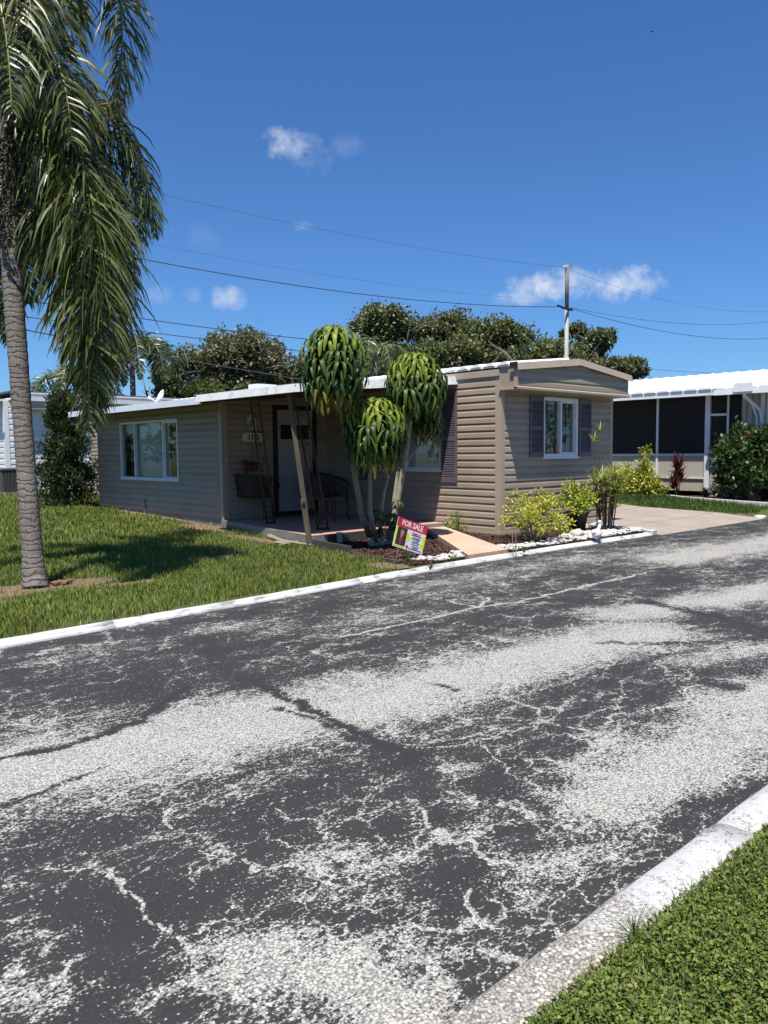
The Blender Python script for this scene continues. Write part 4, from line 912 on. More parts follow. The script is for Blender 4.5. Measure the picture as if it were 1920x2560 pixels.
for k, (za, zb_, yo) in enumerate(((.0, .16, -.44), (.17, .24, -.40), (.25, .31, -.34))):
    m = MB(); m.box(c0.x+.12, c0.x+L2+.5, YH2+yo-.02, YH2+yo, zt2+za, zt2+zb_); m.build('fascia', m_whitetrim if k != 1 else m_steel, rb)
m = MB(); m.box(c0.x+.12, c0.x+L2+.5, YH2-.36, YH2+10, zt2+.3, zt2+.34); m.build('roof_sheet', m_acmetal, rb)
m = MB(); m.box(c0.x-.4, c0.x+.14, YH2-.02, YH2+10, zt2-.02, zt2+.06); m.box(c0.x-.42, c0.x-.40, YH2-.3, YH2+10, zt2-.1, zt2+.1); m.build('eave', m_white, rb)
m = MB(); m.box(c0.x+.2, c0.x+L2, YH2-.40, YH2-.02, zt2-.28, zt2-.0); m.build('awning_box', m_stucco, bh)
a0 = at(27, 1236, Y=27.6); ac = thing('air_conditioner', 'dark grey air-conditioner unit on the grass beside the white house', 'air conditioner', (a0.x, a0.y, gz(a0.x, a0.y)))
zb = gz(a0.x, a0.y); q = MB(); q.box(a0.x-.30, a0.x+.30, a0.y-.30, a0.y+.30, zb+.08, zb+.82); acb = q.build('core', m_black, ac)
for k in range(14):
    for sx, sy in ((1, 0), (0, 1)):
        q = MB(); d = -.3+.6*(k+.5)/14
        if sx: q.box(a0.x+d-.008, a0.x+d+.008, a0.y-.33, a0.y-.303, zb+.1, zb+.80)
        else: q.box(a0.x-.33, a0.x-.303, a0.y+d-.008, a0.y+d+.008, zb+.1, zb+.80)
        q.build('louver', m_acmetal, ac)
q = MB(); q.box(a0.x-.35, a0.x+.35, a0.y-.35, a0.y+.35, zb+.82, zb+.88); q.build('lid', m_acmetal, ac)
q = MB(); q.box(a0.x-.45, a0.x+.45, a0.y-.45, a0.y+.45, zb-.02, zb+.08); q.build('pad', m_board, ac)

# ------------------------------------------------------------------ utility pole and wires (they run parallel to the street)
YU = 22.0; pt = at(1418, 660, Y=YU); pb = Vector((pt.x, YU, -.05)); zj = at(1417, 772, Y=YU).z
pole = thing('utility_pole', 'tall utility pole, bare grey wood above and pale sleeve below, behind the house', 'utility pole', pb)
q = MB(); q.tube([(pt.x, YU, zj), (pt.x, YU, pt.z)], [.095, .088], 12); q.build('wood_top', m_polewood, pole, True)
q = MB(); q.tube([(pt.x, YU, -.05), (pt.x, YU, zj)], [.115, .098], 12); q.build('sleeve', m_polewhite, pole, True)
q = MB(); q.tube([(pt.x-.32, YU-.02, pt.z-.16), (pt.x-.1, YU-.02, pt.z-.16)], .045, 8); q.build('insulator', m_whitetrim, pole)
q = MB(); q.box(pt.x-.28, pt.x+.28, YU-.16, YU-.12, zj-.1, zj+.02); q.tube([(pt.x-.9, YU-.1, zj+.04), (pt.x-.4, YU-.1, zj-.02), (pt.x, YU-.14, zj-.08)], .05, 6); q.build('clamp', m_wire, pole)
def wire(label, px, r, Yv=YU):
    P = [at(x, y, Y=Yv) for x, y in px]
    # quadratic through three surveyed points, in the wire's own vertical plane
    (x0, z0), (x1, z1), (x2, z2) = [(p.x, p.z) for p in P]
    pts = []
    for k in range(41):
        x = x0+(x2-x0)*k/40
        z = z0*(x-x1)*(x-x2)/((x0-x1)*(x0-x2))+z1*(x-x0)*(x-x2)/((x1-x0)*(x1-x2))+z2*(x-x0)*(x-x1)/((x2-x0)*(x2-x1)); pts.append((x, Yv, z))
    q = MB(); q.tube(pts, r*.72, 5); tag(q.build('overhead_wire', m_wire, None, True), label, 'wire', 'overhead wires')
wire('topmost thin wire from the pole top running left above the cloud line', [(60, 400), (800, 573), (1410, 668)], .007)
wire('faint thin wire just above the thick cable left of the pole', [(60, 545), (800, 685), (1405, 752)], .005)
wire('thick cable sagging left from the pole clamp over the oak', [(60, 588), (800, 722), (1395, 767)], .020, YU-.1)
wire('upper of the wires crossing behind the foreground palm and the left oak', [(30, 745), (420, 806), (770, 848)], .017, 19.5)
wire('middle wire crossing in front of the left oak crown', [(30, 788), (430, 838), (770, 880)], .015, 19.5)
wire('lowest black service cable descending to the house over the left oak', [(30, 818), (400, 888), (765, 950)], .018, 17.5)
wire('thin wire passing behind the umbrella plant and in front of the right oak', [(905, 865), (1100, 884), (1300, 905)], .010, 24)
wire('lower thin wire just above the house roof in front of the right oak', [(905, 895), (1050, 908), (1290, 925)], .010, 24)
wire('topmost wire running right from the pole through the cloud', [(1422, 674), (1640, 745), (1960, 776)], .008)
wire('upper telephone line running right from the pole clamp', [(1424, 768), (1560, 793), (1960, 798)], .013, YU-.1)
wire('lower heavier cable sagging right from the pole', [(1424, 770), (1640, 825), (1960, 842)], .019, YU-.15)
wire('distant wire low over the right house roof', [(1560, 918), (1700, 928), (1960, 940)], .018, 30)
# bird
bp = at(1630, 79, d=42); bd = thing('bird', 'tiny dark bird flying high in the blue sky at upper right', 'bird', bp)
q = MB(); q.blob(bp, (.05, .05, .03), 3, .05, 2); q.blob(bp+CR*.06, (.03, .03, .02), 4, .05); q.build('body', m_black, bd)
for s, v in ((-1, CR*-.10+CU*.02), (1, CR*-.03+CU*.10)):
    q = MB(); q.prism([bp+CR*.03, bp-CR*.04, bp+v], CF*.01); q.build('wing', m_black, bd)
# ------------------------------------------------------------------ vegetation
def unit(a): return a/np.maximum(1e-9, np.linalg.norm(a, axis=-1, keepdims=True))
def leaves(P, D, N, L, Wd, fold=.15, droop=0.0):
    """diamond leaves: P base points, D direction, N approx normal; returns V (4n,3), F (n,4)"""
    D = unit(D); S = unit(np.cross(D, N)); N = unit(np.cross(S, D)); L = np.asarray(L)[:, None]*np.ones((len(P), 1)); Wd = np.asarray(Wd)[:, None]*np.ones((len(P), 1))
    b = P; m = P+D*L*.45; tip = P+D*L - np.array([0, 0, 1.])*L*droop
    V = np.stack([b, m-S*Wd/2+N*Wd*fold, tip, m+S*Wd/2+N*Wd*fold], 1).reshape(-1, 3)
    F = np.arange(len(P)*4).reshape(-1, 4); return V, F
def rdir(n): return unit(rng.normal(size=(n, 3)))
def mixcol(n, pal, w=None):
    pal = np.array(pal); k = rng.choice(len(pal), n, p=w); c = pal[k]*rng.uniform(.75, 1.25, (n, 1)); return np.repeat(c, 4, 0)
def clumpfoliage(C, R, per, size, wid, pal, w=None, up=.3, shell=.55, flat=.8):
    """leaves spread through clumps C (k,3) with radius R"""
    k = len(C); idx = np.repeat(np.arange(k), per); n = len(idx); d = rdir(n); r = rng.uniform(shell**3, 1, n)**(1/3)
    off = d*(r*R[idx]*np.where(rng.random(n) < .22, rng.uniform(1, 1.75, n), 1))[:, None]; off[:, 2] *= flat; P = C[idx]+off
    D = unit(d*.7+rdir(n)*.9+np.array([0, 0, up])); N = unit(d*.6+np.array([0, 0, .8])+rdir(n)*.6)
    V, F = leaves(P, D, N, size*rng.uniform(.6, 1.3, n), wid*rng.uniform(.7, 1.3, n)); return V, F, mixcol(n, pal, w)
OAK = [(.10, .118, .046), (.14, .152, .066), (.066, .08, .034), (.18, .188, .092)]
def oak(label, px, py_top, depth, wpx, seed, n_cl=85, per=300, pal=OAK, gap=.0, name='oak_tree', hbase=None):
    global rng
    rng = np.random.default_rng(seed); g = random.Random(seed)
    c = at(px, 1125, d=depth); x, y = c.x, c.y; top = at(px, py_top, d=depth).z; rw = wpx*1.15/2/F_PX*depth
    H = top; t_ = thing(name, label, 'tree', (x, y, 0)); m = MB(); base = Vector((x, y, -.05)); fork = Vector((x, y, H*.30)); m.tube([base, fork*.5+base*.5+Vector((.1, 0, 0)), fork], [.38, .30, .26], 9)
    C, R = [], []
    nl = 9
    for k in range(nl):
        a = 2*PI*k/nl+g.uniform(-.3, .3); rr = rw*g.uniform(.35, .8); e = Vector((x+rr*math.cos(a), y+rr*math.sin(a), H*g.uniform(.55, .86))); mid = fork.lerp(e, .5)+Vector((g.uniform(-.5, .5), g.uniform(-.5, .5), g.uniform(.2, .9)))
        m.tube([fork, fork.lerp(mid, .6), mid, mid.lerp(e, .55), e], [.20, .16, .12, .08, .04], 6)
        for j in range(3):
            e2 = e+Vector((g.uniform(-1.6, 1.6), g.uniform(-1.6, 1.6), g.uniform(-.2, 1.4))); m.tube([mid.lerp(e, .6+.12*j), e.lerp(e2, .5), e2], [.06, .04, .02], 5)
    m.build('trunk', m_bark, t_, True)
    lobes = [(g.uniform(0, 2*PI), g.uniform(.25, .85), g.uniform(.52, .9), g.uniform(.26, .46)) for _ in range(9)]+[(0, .05, .84, .36), (2, .2, .66, .5)]
    for k in range(int(n_cl*2.6)):
        la, lr, lz, ls = lobes[k % len(lobes)]; v = Vector((g.gauss(0, 1), g.gauss(0, 1), g.gauss(0, .62))).normalized()*g.random()**.4
        cx, cy, cz = x+rw*(lr*math.cos(la)+ls*v.x), y+rw*(lr*math.sin(la)+ls*v.y), H*lz+v.z*ls*rw*.75
        C.append((cx, cy, min(max(cz, H*.38), H-.35-.9*abs(math.hypot(cx-x, cy-y)/rw)**2))); R.append(g.uniform(.22, .8)*min(1.2, rw/4+.25))
    V, F, cc = clumpfoliage(np.array(C), np.array(R), int(per*.5), .22, .13, pal, up=.15, shell=.2, flat=.7)
    np_mesh('crown', V, F, m_leaf, cc, t_)
    return t_
oak('broad dark live oak at the left end of the right-hand tree group, gappy crown', 985, 752, 50, 230, 21, 85, 320)
oak('tallest pale-grey-green live oak left of centre of the right-hand tree group', 1120, 748, 52, 230, 22, 100, 330, [(.12, .13, .07), (.09, .10, .05), (.155, .16, .095), (.06, .07, .034)])
oak('dark live oak filling the middle of the right-hand tree group above the house roof', 1275, 790, 48, 260, 23, 100, 330)
oak('live oak directly behind the utility pole', 1385, 830, 50, 170, 24, 70, 300)
oak('slender oak just right of the utility pole', 1475, 790, 50, 130, 25, 52, 280)
oak('small low oak at the far right end of the tree group above the hood', 1562, 862, 52, 110, 26, 44, 260)
oak('broad grey-green live oak behind the addition roof, crossed by wires', 630, 836, 45, 310, 27, 110, 330, [(.15, .155, .095), (.115, .12, .068), (.20, .20, .125), (.08, .085, .046)])
oak('small dark tree between the background palm and the left oak', 455, 880, 42, 130, 28, 46, 280)
oak('low yellow-green bushy tree over the addition roof ridge', 480, 960, 36, 240, 29, 40, 260, [(.10, .12, .03), (.075, .09, .025), (.05, .06, .02)])
oak('low dark tree filling the gap between the two oak groups', 840, 890, 48, 230, 30, 66, 280)

oak('low dense oak filling the view under the tallest oak, above the porch roof', 1070, 838, 46, 260, 31, 90, 300)
oak('low dense oak filling the view left of the utility pole, above the hood', 1320, 852, 44, 260, 32, 90, 300)
oak('low dense oak right of the utility pole just above the hood roof', 1470, 880, 46, 170, 33, 60, 280)
# far belt of trees (one mass), added to hide the yellow horizon from window reflections
rng = np.random.default_rng(90); g = random.Random(90); C, R = [], []
for k in range(520):
    a = g.uniform(0, 2*PI); r = g.uniform(95, 125); hgt = 5.5+2.2*math.sin(a*9)+1.5*math.sin(a*23+1); C.append((r*math.cos(a), r*math.sin(a), g.uniform(.2, 1)*hgt)); R.append(g.uniform(1.6, 3.2))
V, F, cc = clumpfoliage(np.array(C), np.array(R), 60, 1.2, .8, OAK, up=.1, shell=.2, flat=.8)
tag(np_mesh('far_tree_belt', V, F, m_leaf, cc), 'added belt of far-off dark trees hiding the horizon from window reflections', 'trees', kind='stuff')
# ---- palms
def leaflet_mesh(axis, side_len, per_m, width, droop, col, seed, spread=.55, plume=.5, start=.12):
    """axis: list of Vectors of the rachis; returns V, F, C of pinnae (strips of 4 segments)"""
    g = np.random.default_rng(seed); P = [Vector(p) for p in axis]
    # smooth resample (Catmull-Rom)
    Q = []
    for i in range(len(P)-1):
        p0, p1, p2, p3 = P[max(i-1, 0)], P[i], P[i+1], P[min(i+2, len(P)-1)]
        for k in range(8):
            t = k/8; Q.append(.5*((2*p1)+(-p0+p2)*t+(2*p0-5*p1+4*p2-p3)*t*t+(-p0+3*p1-3*p2+p3)*t**3))
    Q.append(P[-1]); A = np.array([tuple(q) for q in Q]); seg = np.linalg.norm(np.diff(A, axis=0), axis=1); s = np.concatenate([[0], np.cumsum(seg)]); Lr = s[-1]
    n = int(Lr*per_m); ts = np.linspace(start*Lr, Lr*.995, n); pos = np.stack([np.interp(ts, s, A[:, k]) for k in range(3)], 1)
    tan = unit(np.stack([np.interp(ts+.05, s, A[:, k])-np.interp(ts-.05, s, A[:, k]) for k in range(3)], 1))
    side = np.cross(tan, np.array([0, 0, 1.])); sl = np.linalg.norm(side, axis=1); 
    ref = np.array(tuple(CR)) if False else None
    bad = sl < .25
    if bad.any():
        good = side[~bad].mean(0) if (~bad).any() else np.array([.7, -.7, 0]); side[bad] = side[bad]*(sl[bad]/.25)[:, None]+good*(1-sl[bad]/.25)[:, None]
    side = unit(side); upv = unit(np.cross(side, tan))
    V, F, Cc = [], [], []; NS = 4
    for sgn in (-1, 1):
        f = (ts/Lr); Ln = side_len*np.sin(np.clip((f-.02)*1.02, 0, 1)*PI*.86+.35)**.8*g.uniform(.8, 1.12, n)
        d = unit(side*sgn*(.85+g.normal(0, .12, (n, 1)))+tan*(spread+g.normal(0, .12, (n, 1)))+upv*g.normal(.1, plume, (n, 1)))
        p = pos.copy(); prevc = None; rows = []
        nrm = unit(np.cross(d, tan)+g.normal(0, .3, (n, 3)))
        for k in range(NS+1):
            t = k/NS; wv = width*(np.array([.5, 1, .9, .6, .06])[k]); bin_ = unit(np.cross(d, nrm)); rows.append((p-bin_*wv/2, p+bin_*wv/2))
            step = Ln/NS; p = p+d*step[:, None]; d = unit(d+np.array([0, 0, -1.])*droop*(.35+t)*g.uniform(.6, 1.35, (n, 1)))
        base = sum(len(v) for v in V); arr = np.stack([q for r in rows for q in r], 1).reshape(-1, 3); V.append(arr)
        for k in range(NS):
            i = base+np.arange(n)*(2*(NS+1))+2*k; F.append(np.stack([i, i+1, i+3, i+2], 1))
        c = np.array(col)[g.choice(len(col), n)]*g.uniform(.7, 1.35, (n, 1)); Cc.append(np.repeat(c, 2*(NS+1), 0))
    return np.concatenate(V), np.concatenate(F), np.concatenate(Cc), Q
PALMC = [(.078, .10, .022), (.115, .132, .032), (.048, .064, .016), (.18, .185, .055)]
def frond(parent, axis, seed, side_len=.62, per_m=30, width=.034, droop=.55, col=PALMC, r0=.028, plume=.45, start=.10, spread=.55, rmat=None):
    V, F, C, Q = leaflet_mesh(axis, side_len, per_m, width, droop, col, seed, plume=plume, start=start, spread=spread)
    fr = np_mesh('frond', V, F, m_palm, C, parent)
    q = MB(); q.tube(Q[::2], [r0*(1-.85*i/len(Q[::2])) for i in range(len(Q[::2]))], 5); q.build('rachis', rmat or m_rachis, fr, True)
    return fr
m_rachis = pm('palm_rachis', (.22, .24, .08), (.15, .17, .05), 9, .4, .15)
m_ptrunk = None
t = NT('ringed_palm_trunk'); p = t.obj(); sep = t.n('ShaderNodeSeparateXYZ'); t.l(p, sep.inputs[0])
nw, _ = t.noise(t.scale(p, (1, 1, 1.6)), 4, 5, .65); fine, _ = t.noise(t.scale(p, (1, 1, .25)), 45, 4, .7); blot, _ = t.noise(p, 3, 4, .6)
zz = t.math('ADD', sep.outputs[2], t.math('MULTIPLY', nw, .22))
ring = t.math('PINGPONG', t.math('MULTIPLY', zz, 15.0), .5)
c = t.mix(t.rng(fine, .3, .7), (.215, .19, .17), (.125, .11, .098)); c = t.mix(t.math('MULTIPLY', t.rng(ring, 0, .16, .9, 0), t.rng(blot, .35, .6, .35, 1)), c, (.04, .032, .028)); c = t.mix(t.rng(blot, .5, .75, 0, .5), c, (.30, .27, .24))
t.done(t.bsdf(c, .9, 0, .2, t.bump(t.math('ADD', t.rng(ring, 0, .22), t.math('MULTIPLY', fine, .35)), .8, .02)))
DP = 8.85
pbase = at(88, 1472, z=.03)
palm = thing('queen_palm', 'tall queen palm with ringed grey trunk and drooping fronds in the left foreground', 'palm tree', pbase)
TP = [(88, 1476), (86, 1450), (81, 1390), (74, 1290), (66, 1180), (57, 1060), (48, 930), (38, 800), (30, 660), (22, 520), (14, 380), (8, 240), (4, 110)]
RR = [.150, .130, .112, .107, .105, .104, .105, .108, .112, .118, .12, .13, .11]
pts = [at(x, y, d=DP) for x, y in TP]; off = pbase-pts[0]; pts = [q+off*max(0, 1-i/5) for i, q in enumerate(pts)]
# dense rings give the trunk its scarred, slightly uneven outline
dense, dr = [], []
g = random.Random(3)
for i in range(len(pts)-1):
    n = 9
    for k in range(n):
        t_ = k/n; r = RR[i]*(1-t_)+RR[i+1]*t_; dense.append(pts[i].lerp(pts[i+1], t_)); dr.append(r*(1+(.035 if k % 2 else -.02)+g.uniform(-.012, .012)))
dense.append(pts[-1]); dr.append(RR[-1])
q = MB(); q.tube(dense, dr, 18); q.build('trunk', MATS['ringed_palm_trunk'], palm, True)
def A(*L): return [at(x, y, d=d) for x, y, d in L]
FR = [
 A((12, 235, 8.85), (80, 225, 8.62), (150, 275, 8.45), (198, 385, 8.36), (231, 500, 8.32), (246, 640, 8.3), (252, 790, 8.32), (250, 930, 8.36), (246, 1040, 8.38)),
 A((8, 70, 8.85), (110, -120, 8.8), (225, -130, 8.72), (293, -30, 8.66), (305, 90, 8.62), (300, 200, 8.6), (290, 275, 8.6)),
 A((10, 215, 8.85), (110, 205, 9.05), (215, 275, 9.25), (300, 390, 9.35), (345, 510, 9.4), (360, 600, 9.42)),
 A((6, 60, 8.85), (80, -90, 9.2), (150, -90, 9.5), (196, -20, 9.6), (208, 70, 9.62)),
 A((6, 90, 8.85), (30, -120, 8.4), (60, -70, 8.0), (80, 50, 7.9), (88, 190, 7.85)),
 A((4, 120, 8.85), (-10, -60, 8.3), (0, 0, 7.85), (20, 130, 7.75), (30, 280, 7.72)),
 A((12, 260, 8.85), (60, 300, 9.3), (105, 420, 9.55), (122, 570, 9.6), (115, 690, 9.62)),
 A((12, 280, 8.85), (95, 300, 8.95), (150, 420, 8.95), (178, 580, 8.92), (190, 740, 8.9), (205, 880, 8.88), (212, 1000, 8.88)),
 A((4, 260, 8.85), (-60, 290, 9.2), (-85, 450, 9.4), (-60, 640, 9.45), (-30, 800, 9.45)),
 A((0, 200, 8.85), (-120, 120, 8.7), (-230, 240, 8.6), (-270, 450, 8.55), (-275, 640, 8.55)),
 A((0, 100, 8.85), (-120, -120, 8.9), (-260, -120, 8.95), (-350, 60, 9.0), (-370, 240, 9.0)),
 A((6, 40, 8.85), (40, -230, 9.2), (110, -330, 9.8), (170, -260, 10.3), (200, -120, 10.5)),
 A((6, 40, 8.85), (-20, -260, 8.9), (-40, -420, 9.0), (-90, -430, 9.2), (-150, -330, 9.4)),
 A((6, 60, 8.85), (90, -220, 8.6), (190, -300, 8.3), (290, -260, 8.1), (350, -140, 8.0)),
 A((8, 230, 8.85), (60, 260, 8.5), (130, 350, 8.6), (215, 520, 8.6), (270, 690, 8.62), (285, 830, 8.65), (286, 930, 8.66)),
 A((6, 150, 8.85), (60, 60, 9.0), (140, 60, 9.2), (205, 130, 9.3), (240, 250, 9.35), (250, 350, 9.36)),
 A((10, 240, 8.85), (20, 300, 9.6), (50, 450, 9.9), (66, 620, 10.0), (70, 760, 10.0)),
 A((6, 170, 8.85), (70, 110, 8.45), (140, 150, 8.2), (170, 260, 8.1), (178, 360, 8.08)),
 A((10, 200, 8.85), (120, 170, 8.8), (240, 250, 8.85), (330, 370, 8.9), (375, 500, 8.92), (385, 590, 8.92)),
]
FR += [
 A((12, 240, 8.85), (70, 250, 8.5), (135, 330, 8.3), (178, 470, 8.2), (206, 640, 8.18), (218, 800, 8.2), (222, 950, 8.22), (222, 1080, 8.24)),
 A((12, 250, 8.85), (100, 250, 8.75), (190, 330, 8.7), (262, 470, 8.7), (300, 620, 8.7), (310, 740, 8.72)),
 A((12, 270, 8.85), (60, 300, 8.9), (110, 400, 9.1), (140, 540, 9.2), (150, 680, 9.25)),
 A((6, 60, 8.85), (60, -100, 8.6), (130, -60, 8.5), (160, 40, 8.45), (165, 140, 8.45)),
 A((6, 60, 8.85), (120, -60, 9.0), (230, -20, 9.1), (300, 80, 9.15), (335, 190, 9.2)),
 A((12, 300, 8.85), (-10, 360, 9.3), (0, 520, 9.6), (14, 700, 9.7), (20, 860, 9.7)),
 A((12, 300, 8.85), (50, 380, 9.4), (80, 520, 9.7), (90, 640, 9.75)),
 A((6, 100, 8.85), (40, 0, 8.4), (100, 40, 8.1), (125, 160, 8.0), (132, 290, 7.98))]
FR += [A((12, 280, 8.85), (100, 300, 9.2), (170, 420, 9.4), (215, 580, 9.45), (235, 740, 9.45), (240, 860, 9.45)), A((12, 270, 8.85), (120, 270, 9.1), (225, 380, 9.25), (290, 540, 9.3), (318, 690, 9.3)), A((10, 290, 8.85), (70, 340, 8.7), (120, 460, 8.65), (150, 620, 8.62), (165, 780, 8.62), (170, 900, 8.62))]
DROP = {15, 23, 26}
for i, ax in enumerate(FR):
    if i in DROP: continue
    frond(palm, ax, 100+i, .60+.09*(i % 3)+(.12 if i in (0, 14, 19) else 0), 50, .025, .85, plume=.42, spread=.75)
# flower stalk
q = MB(); s0 = at(150, 275, d=8.7); e0 = at(285, 258, d=8.6); q.tube([at(30, 300, d=8.85), s0, at(220, 262, d=8.65), e0], [.02, .016, .01, .004], 6)
g = random.Random(8)
for k in range(26):
    b = s0.lerp(e0, k/26); q.tube([b, b+CR*g.uniform(.05, .2)+Vector((g.uniform(-.1, .1), g.uniform(-.1, .1), g.uniform(-.18, .12))), b+CR*g.uniform(.15, .35)+Vector((g.uniform(-.15, .15), g.uniform(-.1, .1), g.uniform(-.3, .0)))], [.006, .004, .002], 4)
q.build('flower_stalk', pm('dry_flower_stalk', (.30, .17, .07), (.22, .12, .05), 9, .7), palm)
# fruit clusters
ico = bmesh.new(); bmesh.ops.create_icosphere(ico, subdivisions=1, radius=1); IV = np.array([v.co[:] for v in ico.verts]); IF = np.array([[v.index for v in f.verts] for f in ico.faces]); ico.free()
for i, (c, ry, rx, n, dd) in enumerate((((20, 480), .58, .17, 700, 8.62), ((86, 560), .46, .13, 420, 8.80), ((-40, 470), .5, .16, 300, 8.7))):
    cc = at(*c, d=dd); g2 = np.random.default_rng(60+i); u = g2.uniform(-1, 1, n); th = g2.uniform(0, 2*PI, n); rr = np.sqrt(1-u**2*.75)*g2.uniform(.75, 1.02, n)*(1-.25*u)
    P = np.stack([cc.x+rx*rr*np.cos(th), cc.y+rx*rr*np.sin(th), cc.z+ry*u], 1); sz = g2.uniform(.011, .017, n)
    V = (P[:, None]+IV[None]*sz[:, None, None]).reshape(-1, 3); F = (IF[None]+(np.arange(n)*len(IV))[:, None, None]).reshape(-1, 3)
    fb = np_mesh('fruit_bunch', V, F, m_berry, None, palm, smooth=True); tag(fb, kind='stuff')
    q = MB(); q.tube([at(8, 250, d=8.85), Vector(cc)+Vector((0, 0, ry+.1)), cc+Vector((0, 0, -ry*.8))], [.03, .025, .01], 6)
    for k in range(24):
        a = g2.uniform(0, 6.28); q.tube([cc+Vector((0, 0, ry)), cc+Vector((rx*.7*math.cos(a), rx*.7*math.sin(a), ry*.3)), cc+Vector((rx*.8*math.cos(a), rx*.8*math.sin(a), -ry*g2.uniform(.2, .9)))], .004, 4)
    q.build('bunch_stalk', m_berry, fb)
q = MB(); lc = at(140, 1462, z=.06)
for k in range(4): q.blob(lc+Vector((.05*k, .03*(k % 2), .02)), (.07, .04, .03), 70+k, .3)
tag(q.build('fallen_leaf', m_seatwood), 'curled dry brown leaf on bare soil beside the palm trunk', 'dead leaf')

def bgpalm(label, px, py, depth, nfr, Lf, seed, col, wd=.07, side=.6):
    g = random.Random(seed); c = at(px, py, d=depth); o = thing('background_palm', label, 'palm tree', (c.x, c.y, 0)); q = MB(); q.tube([(c.x, c.y, -.05), (c.x, c.y, c.z*.5), (c.x, c.y, c.z)], [.16, .13, .12], 8); q.build('trunk', MATS['ringed_palm_trunk'], o, True)
    for k in range(nfr):
        a = 2*PI*k/nfr+g.uniform(-.25, .25); el = g.uniform(.25, 1.2); dv = Vector((math.cos(a), math.sin(a), 0)); L = Lf*g.uniform(.85, 1.1)
        ax = [c, c+dv*L*.28*math.cos(el)+Vector((0, 0, L*.32*math.sin(el))), c+dv*L*.6*math.cos(el*.7)+Vector((0, 0, L*.36*math.sin(el))), c+dv*L*.82*math.cos(el*.6)+Vector((0, 0, L*.15*math.sin(el)-.1*L)), c+dv*L*.92*math.cos(el*.6)+Vector((0, 0, -.35*L))]
        frond(o, ax, seed*50+k, side, 15, wd, .5, col, .03)
BGP = [(.06, .08, .03), (.08, .10, .038), (.045, .06, .024), (.10, .12, .048)]
bgpalm('shaggy queen palm behind the addition roof, partly hidden by the foreground palm', 330, 905, 34, 15, 2.9, 5, BGP)
bgpalm('low light-green palm left of the foreground palm fronds behind the white house', 190, 965, 38, 12, 2.4, 6, [(.08, .105, .04), (.11, .13, .05), (.06, .08, .03)])
bgpalm('small pale palm peeking between the two tall umbrella plant heads', 935, 885, 30, 11, 1.7, 7, [(.09, .125, .045), (.07, .095, .035), (.12, .145, .06)], .05, .5)

# ---- umbrella plant: three heads of drooping compound leaves
def umbrella_mesh(seed, yellow=0.0, nl=10, lime=0.0):
    g = np.random.default_rng(seed); V, F, Cc = [], [], []; NS = 6; cs = [-1, -.16, 0, .16, 1]; nc = 5
    for k in range(nl):
        a = 2*PI*k/nl+g.uniform(-.12, .12); L = g.uniform(.36, .47); wv = g.uniform(.050, .066); d = np.array([math.cos(a), math.sin(a), .30+g.uniform(-.1, .1)]); p = d*.03
        sd = np.array([-math.sin(a), math.cos(a), g.uniform(-.12, .12)]); c0 = np.array([.038, .076, .012])*g.uniform(.65, 1.4)
        if g.random() < .25: c0 = np.array([.085, .135, .02])*g.uniform(.8, 1.2)
        if yellow: c0 = c0*(1-yellow)+np.array([.36, .27, .02])*yellow*g.uniform(.6, 1.2)
        if lime: c0 = c0*(1-lime)+np.array([.27, .33, .03])*lime*g.uniform(.7, 1.2)
        i0 = sum(len(v) for v in V); row = []; rib = c0*.6+np.array([.13, .16, .03]); cols = []
        for s in range(NS+1):
            t = s/NS; wd = wv*(math.sin(PI*min(1, t*.92+.04))**.7)+.004; dn = d/np.linalg.norm(d); up = np.cross(dn, sd); up = up/np.linalg.norm(up)
            if up[2] < 0: up = -up
            row += [p+sd*wd/2*c+up*(wd*.10*abs(c)+(.006*math.sin(s*2.3+k) if abs(c) == 1 else 0)) for c in cs]; cols += [c0, c0*.85, rib, c0*.85, c0]
            p = p+dn*L/NS; d = dn+np.array([0, 0, -1])*[.35, .75, .95, .55, .2, .1, 0][s]*g.uniform(.85, 1.15)
        V.append(np.array(row)); Cc.append(np.array(cols))
        for s in range(NS):
            for c in range(nc-1): F.append((i0+nc*s+c, i0+nc*s+c+1, i0+nc*s+nc+c+1, i0+nc*s+nc+c))
    i0 = sum(len(v) for v in V); hub = [(.03*math.cos(q*PI/3), .03*math.sin(q*PI/3), .012) for q in range(6)]; V.append(np.array(hub)); Cc.append(np.tile(np.array([.42, .36, .08]), (6, 1))); F.append(tuple(range(i0, i0+6)))
    V = np.concatenate(V); me = bpy.data.meshes.new('leaf'); me.from_pydata([tuple(v) for v in V], [], F); a_ = me.color_attributes.new('Col', 'FLOAT_COLOR', 'POINT'); C4 = np.column_stack([np.concatenate(Cc), np.ones(len(V))]); a_.data.foreach_set('color', C4.astype(np.float32).ravel())
    me.polygons.foreach_set('use_smooth', [True]*len(F)); me.materials.append(m_leaf_gloss); return me
UM = [umbrella_mesh(s, 0, n) for s, n in ((1, 12), (2, 11), (3, 13), (4, 11))]; UY = [umbrella_mesh(9, .75, 9), umbrella_mesh(10, .5, 9)]; UN = [umbrella_mesh(12, 0, 10, .8), umbrella_mesh(13, 0, 9, .55)]
def depth_of(v): return (Vector(v)-CPOS).dot(CF)
ub = Vector((8.50, 9.18, .05)); up_ = thing('umbrella_plant', 'tall umbrella plant with three drooping glossy leaf heads beside the sale sign', 'plant', ub)
heads = [((832, 945), 8.72, .45, .66), ((1038, 985), 8.80, .44, .56), ((936, 1108), 8.55, .49, .58), ((1062, 1075), 9.0, .26, .36)]
g = random.Random(17); tops = []
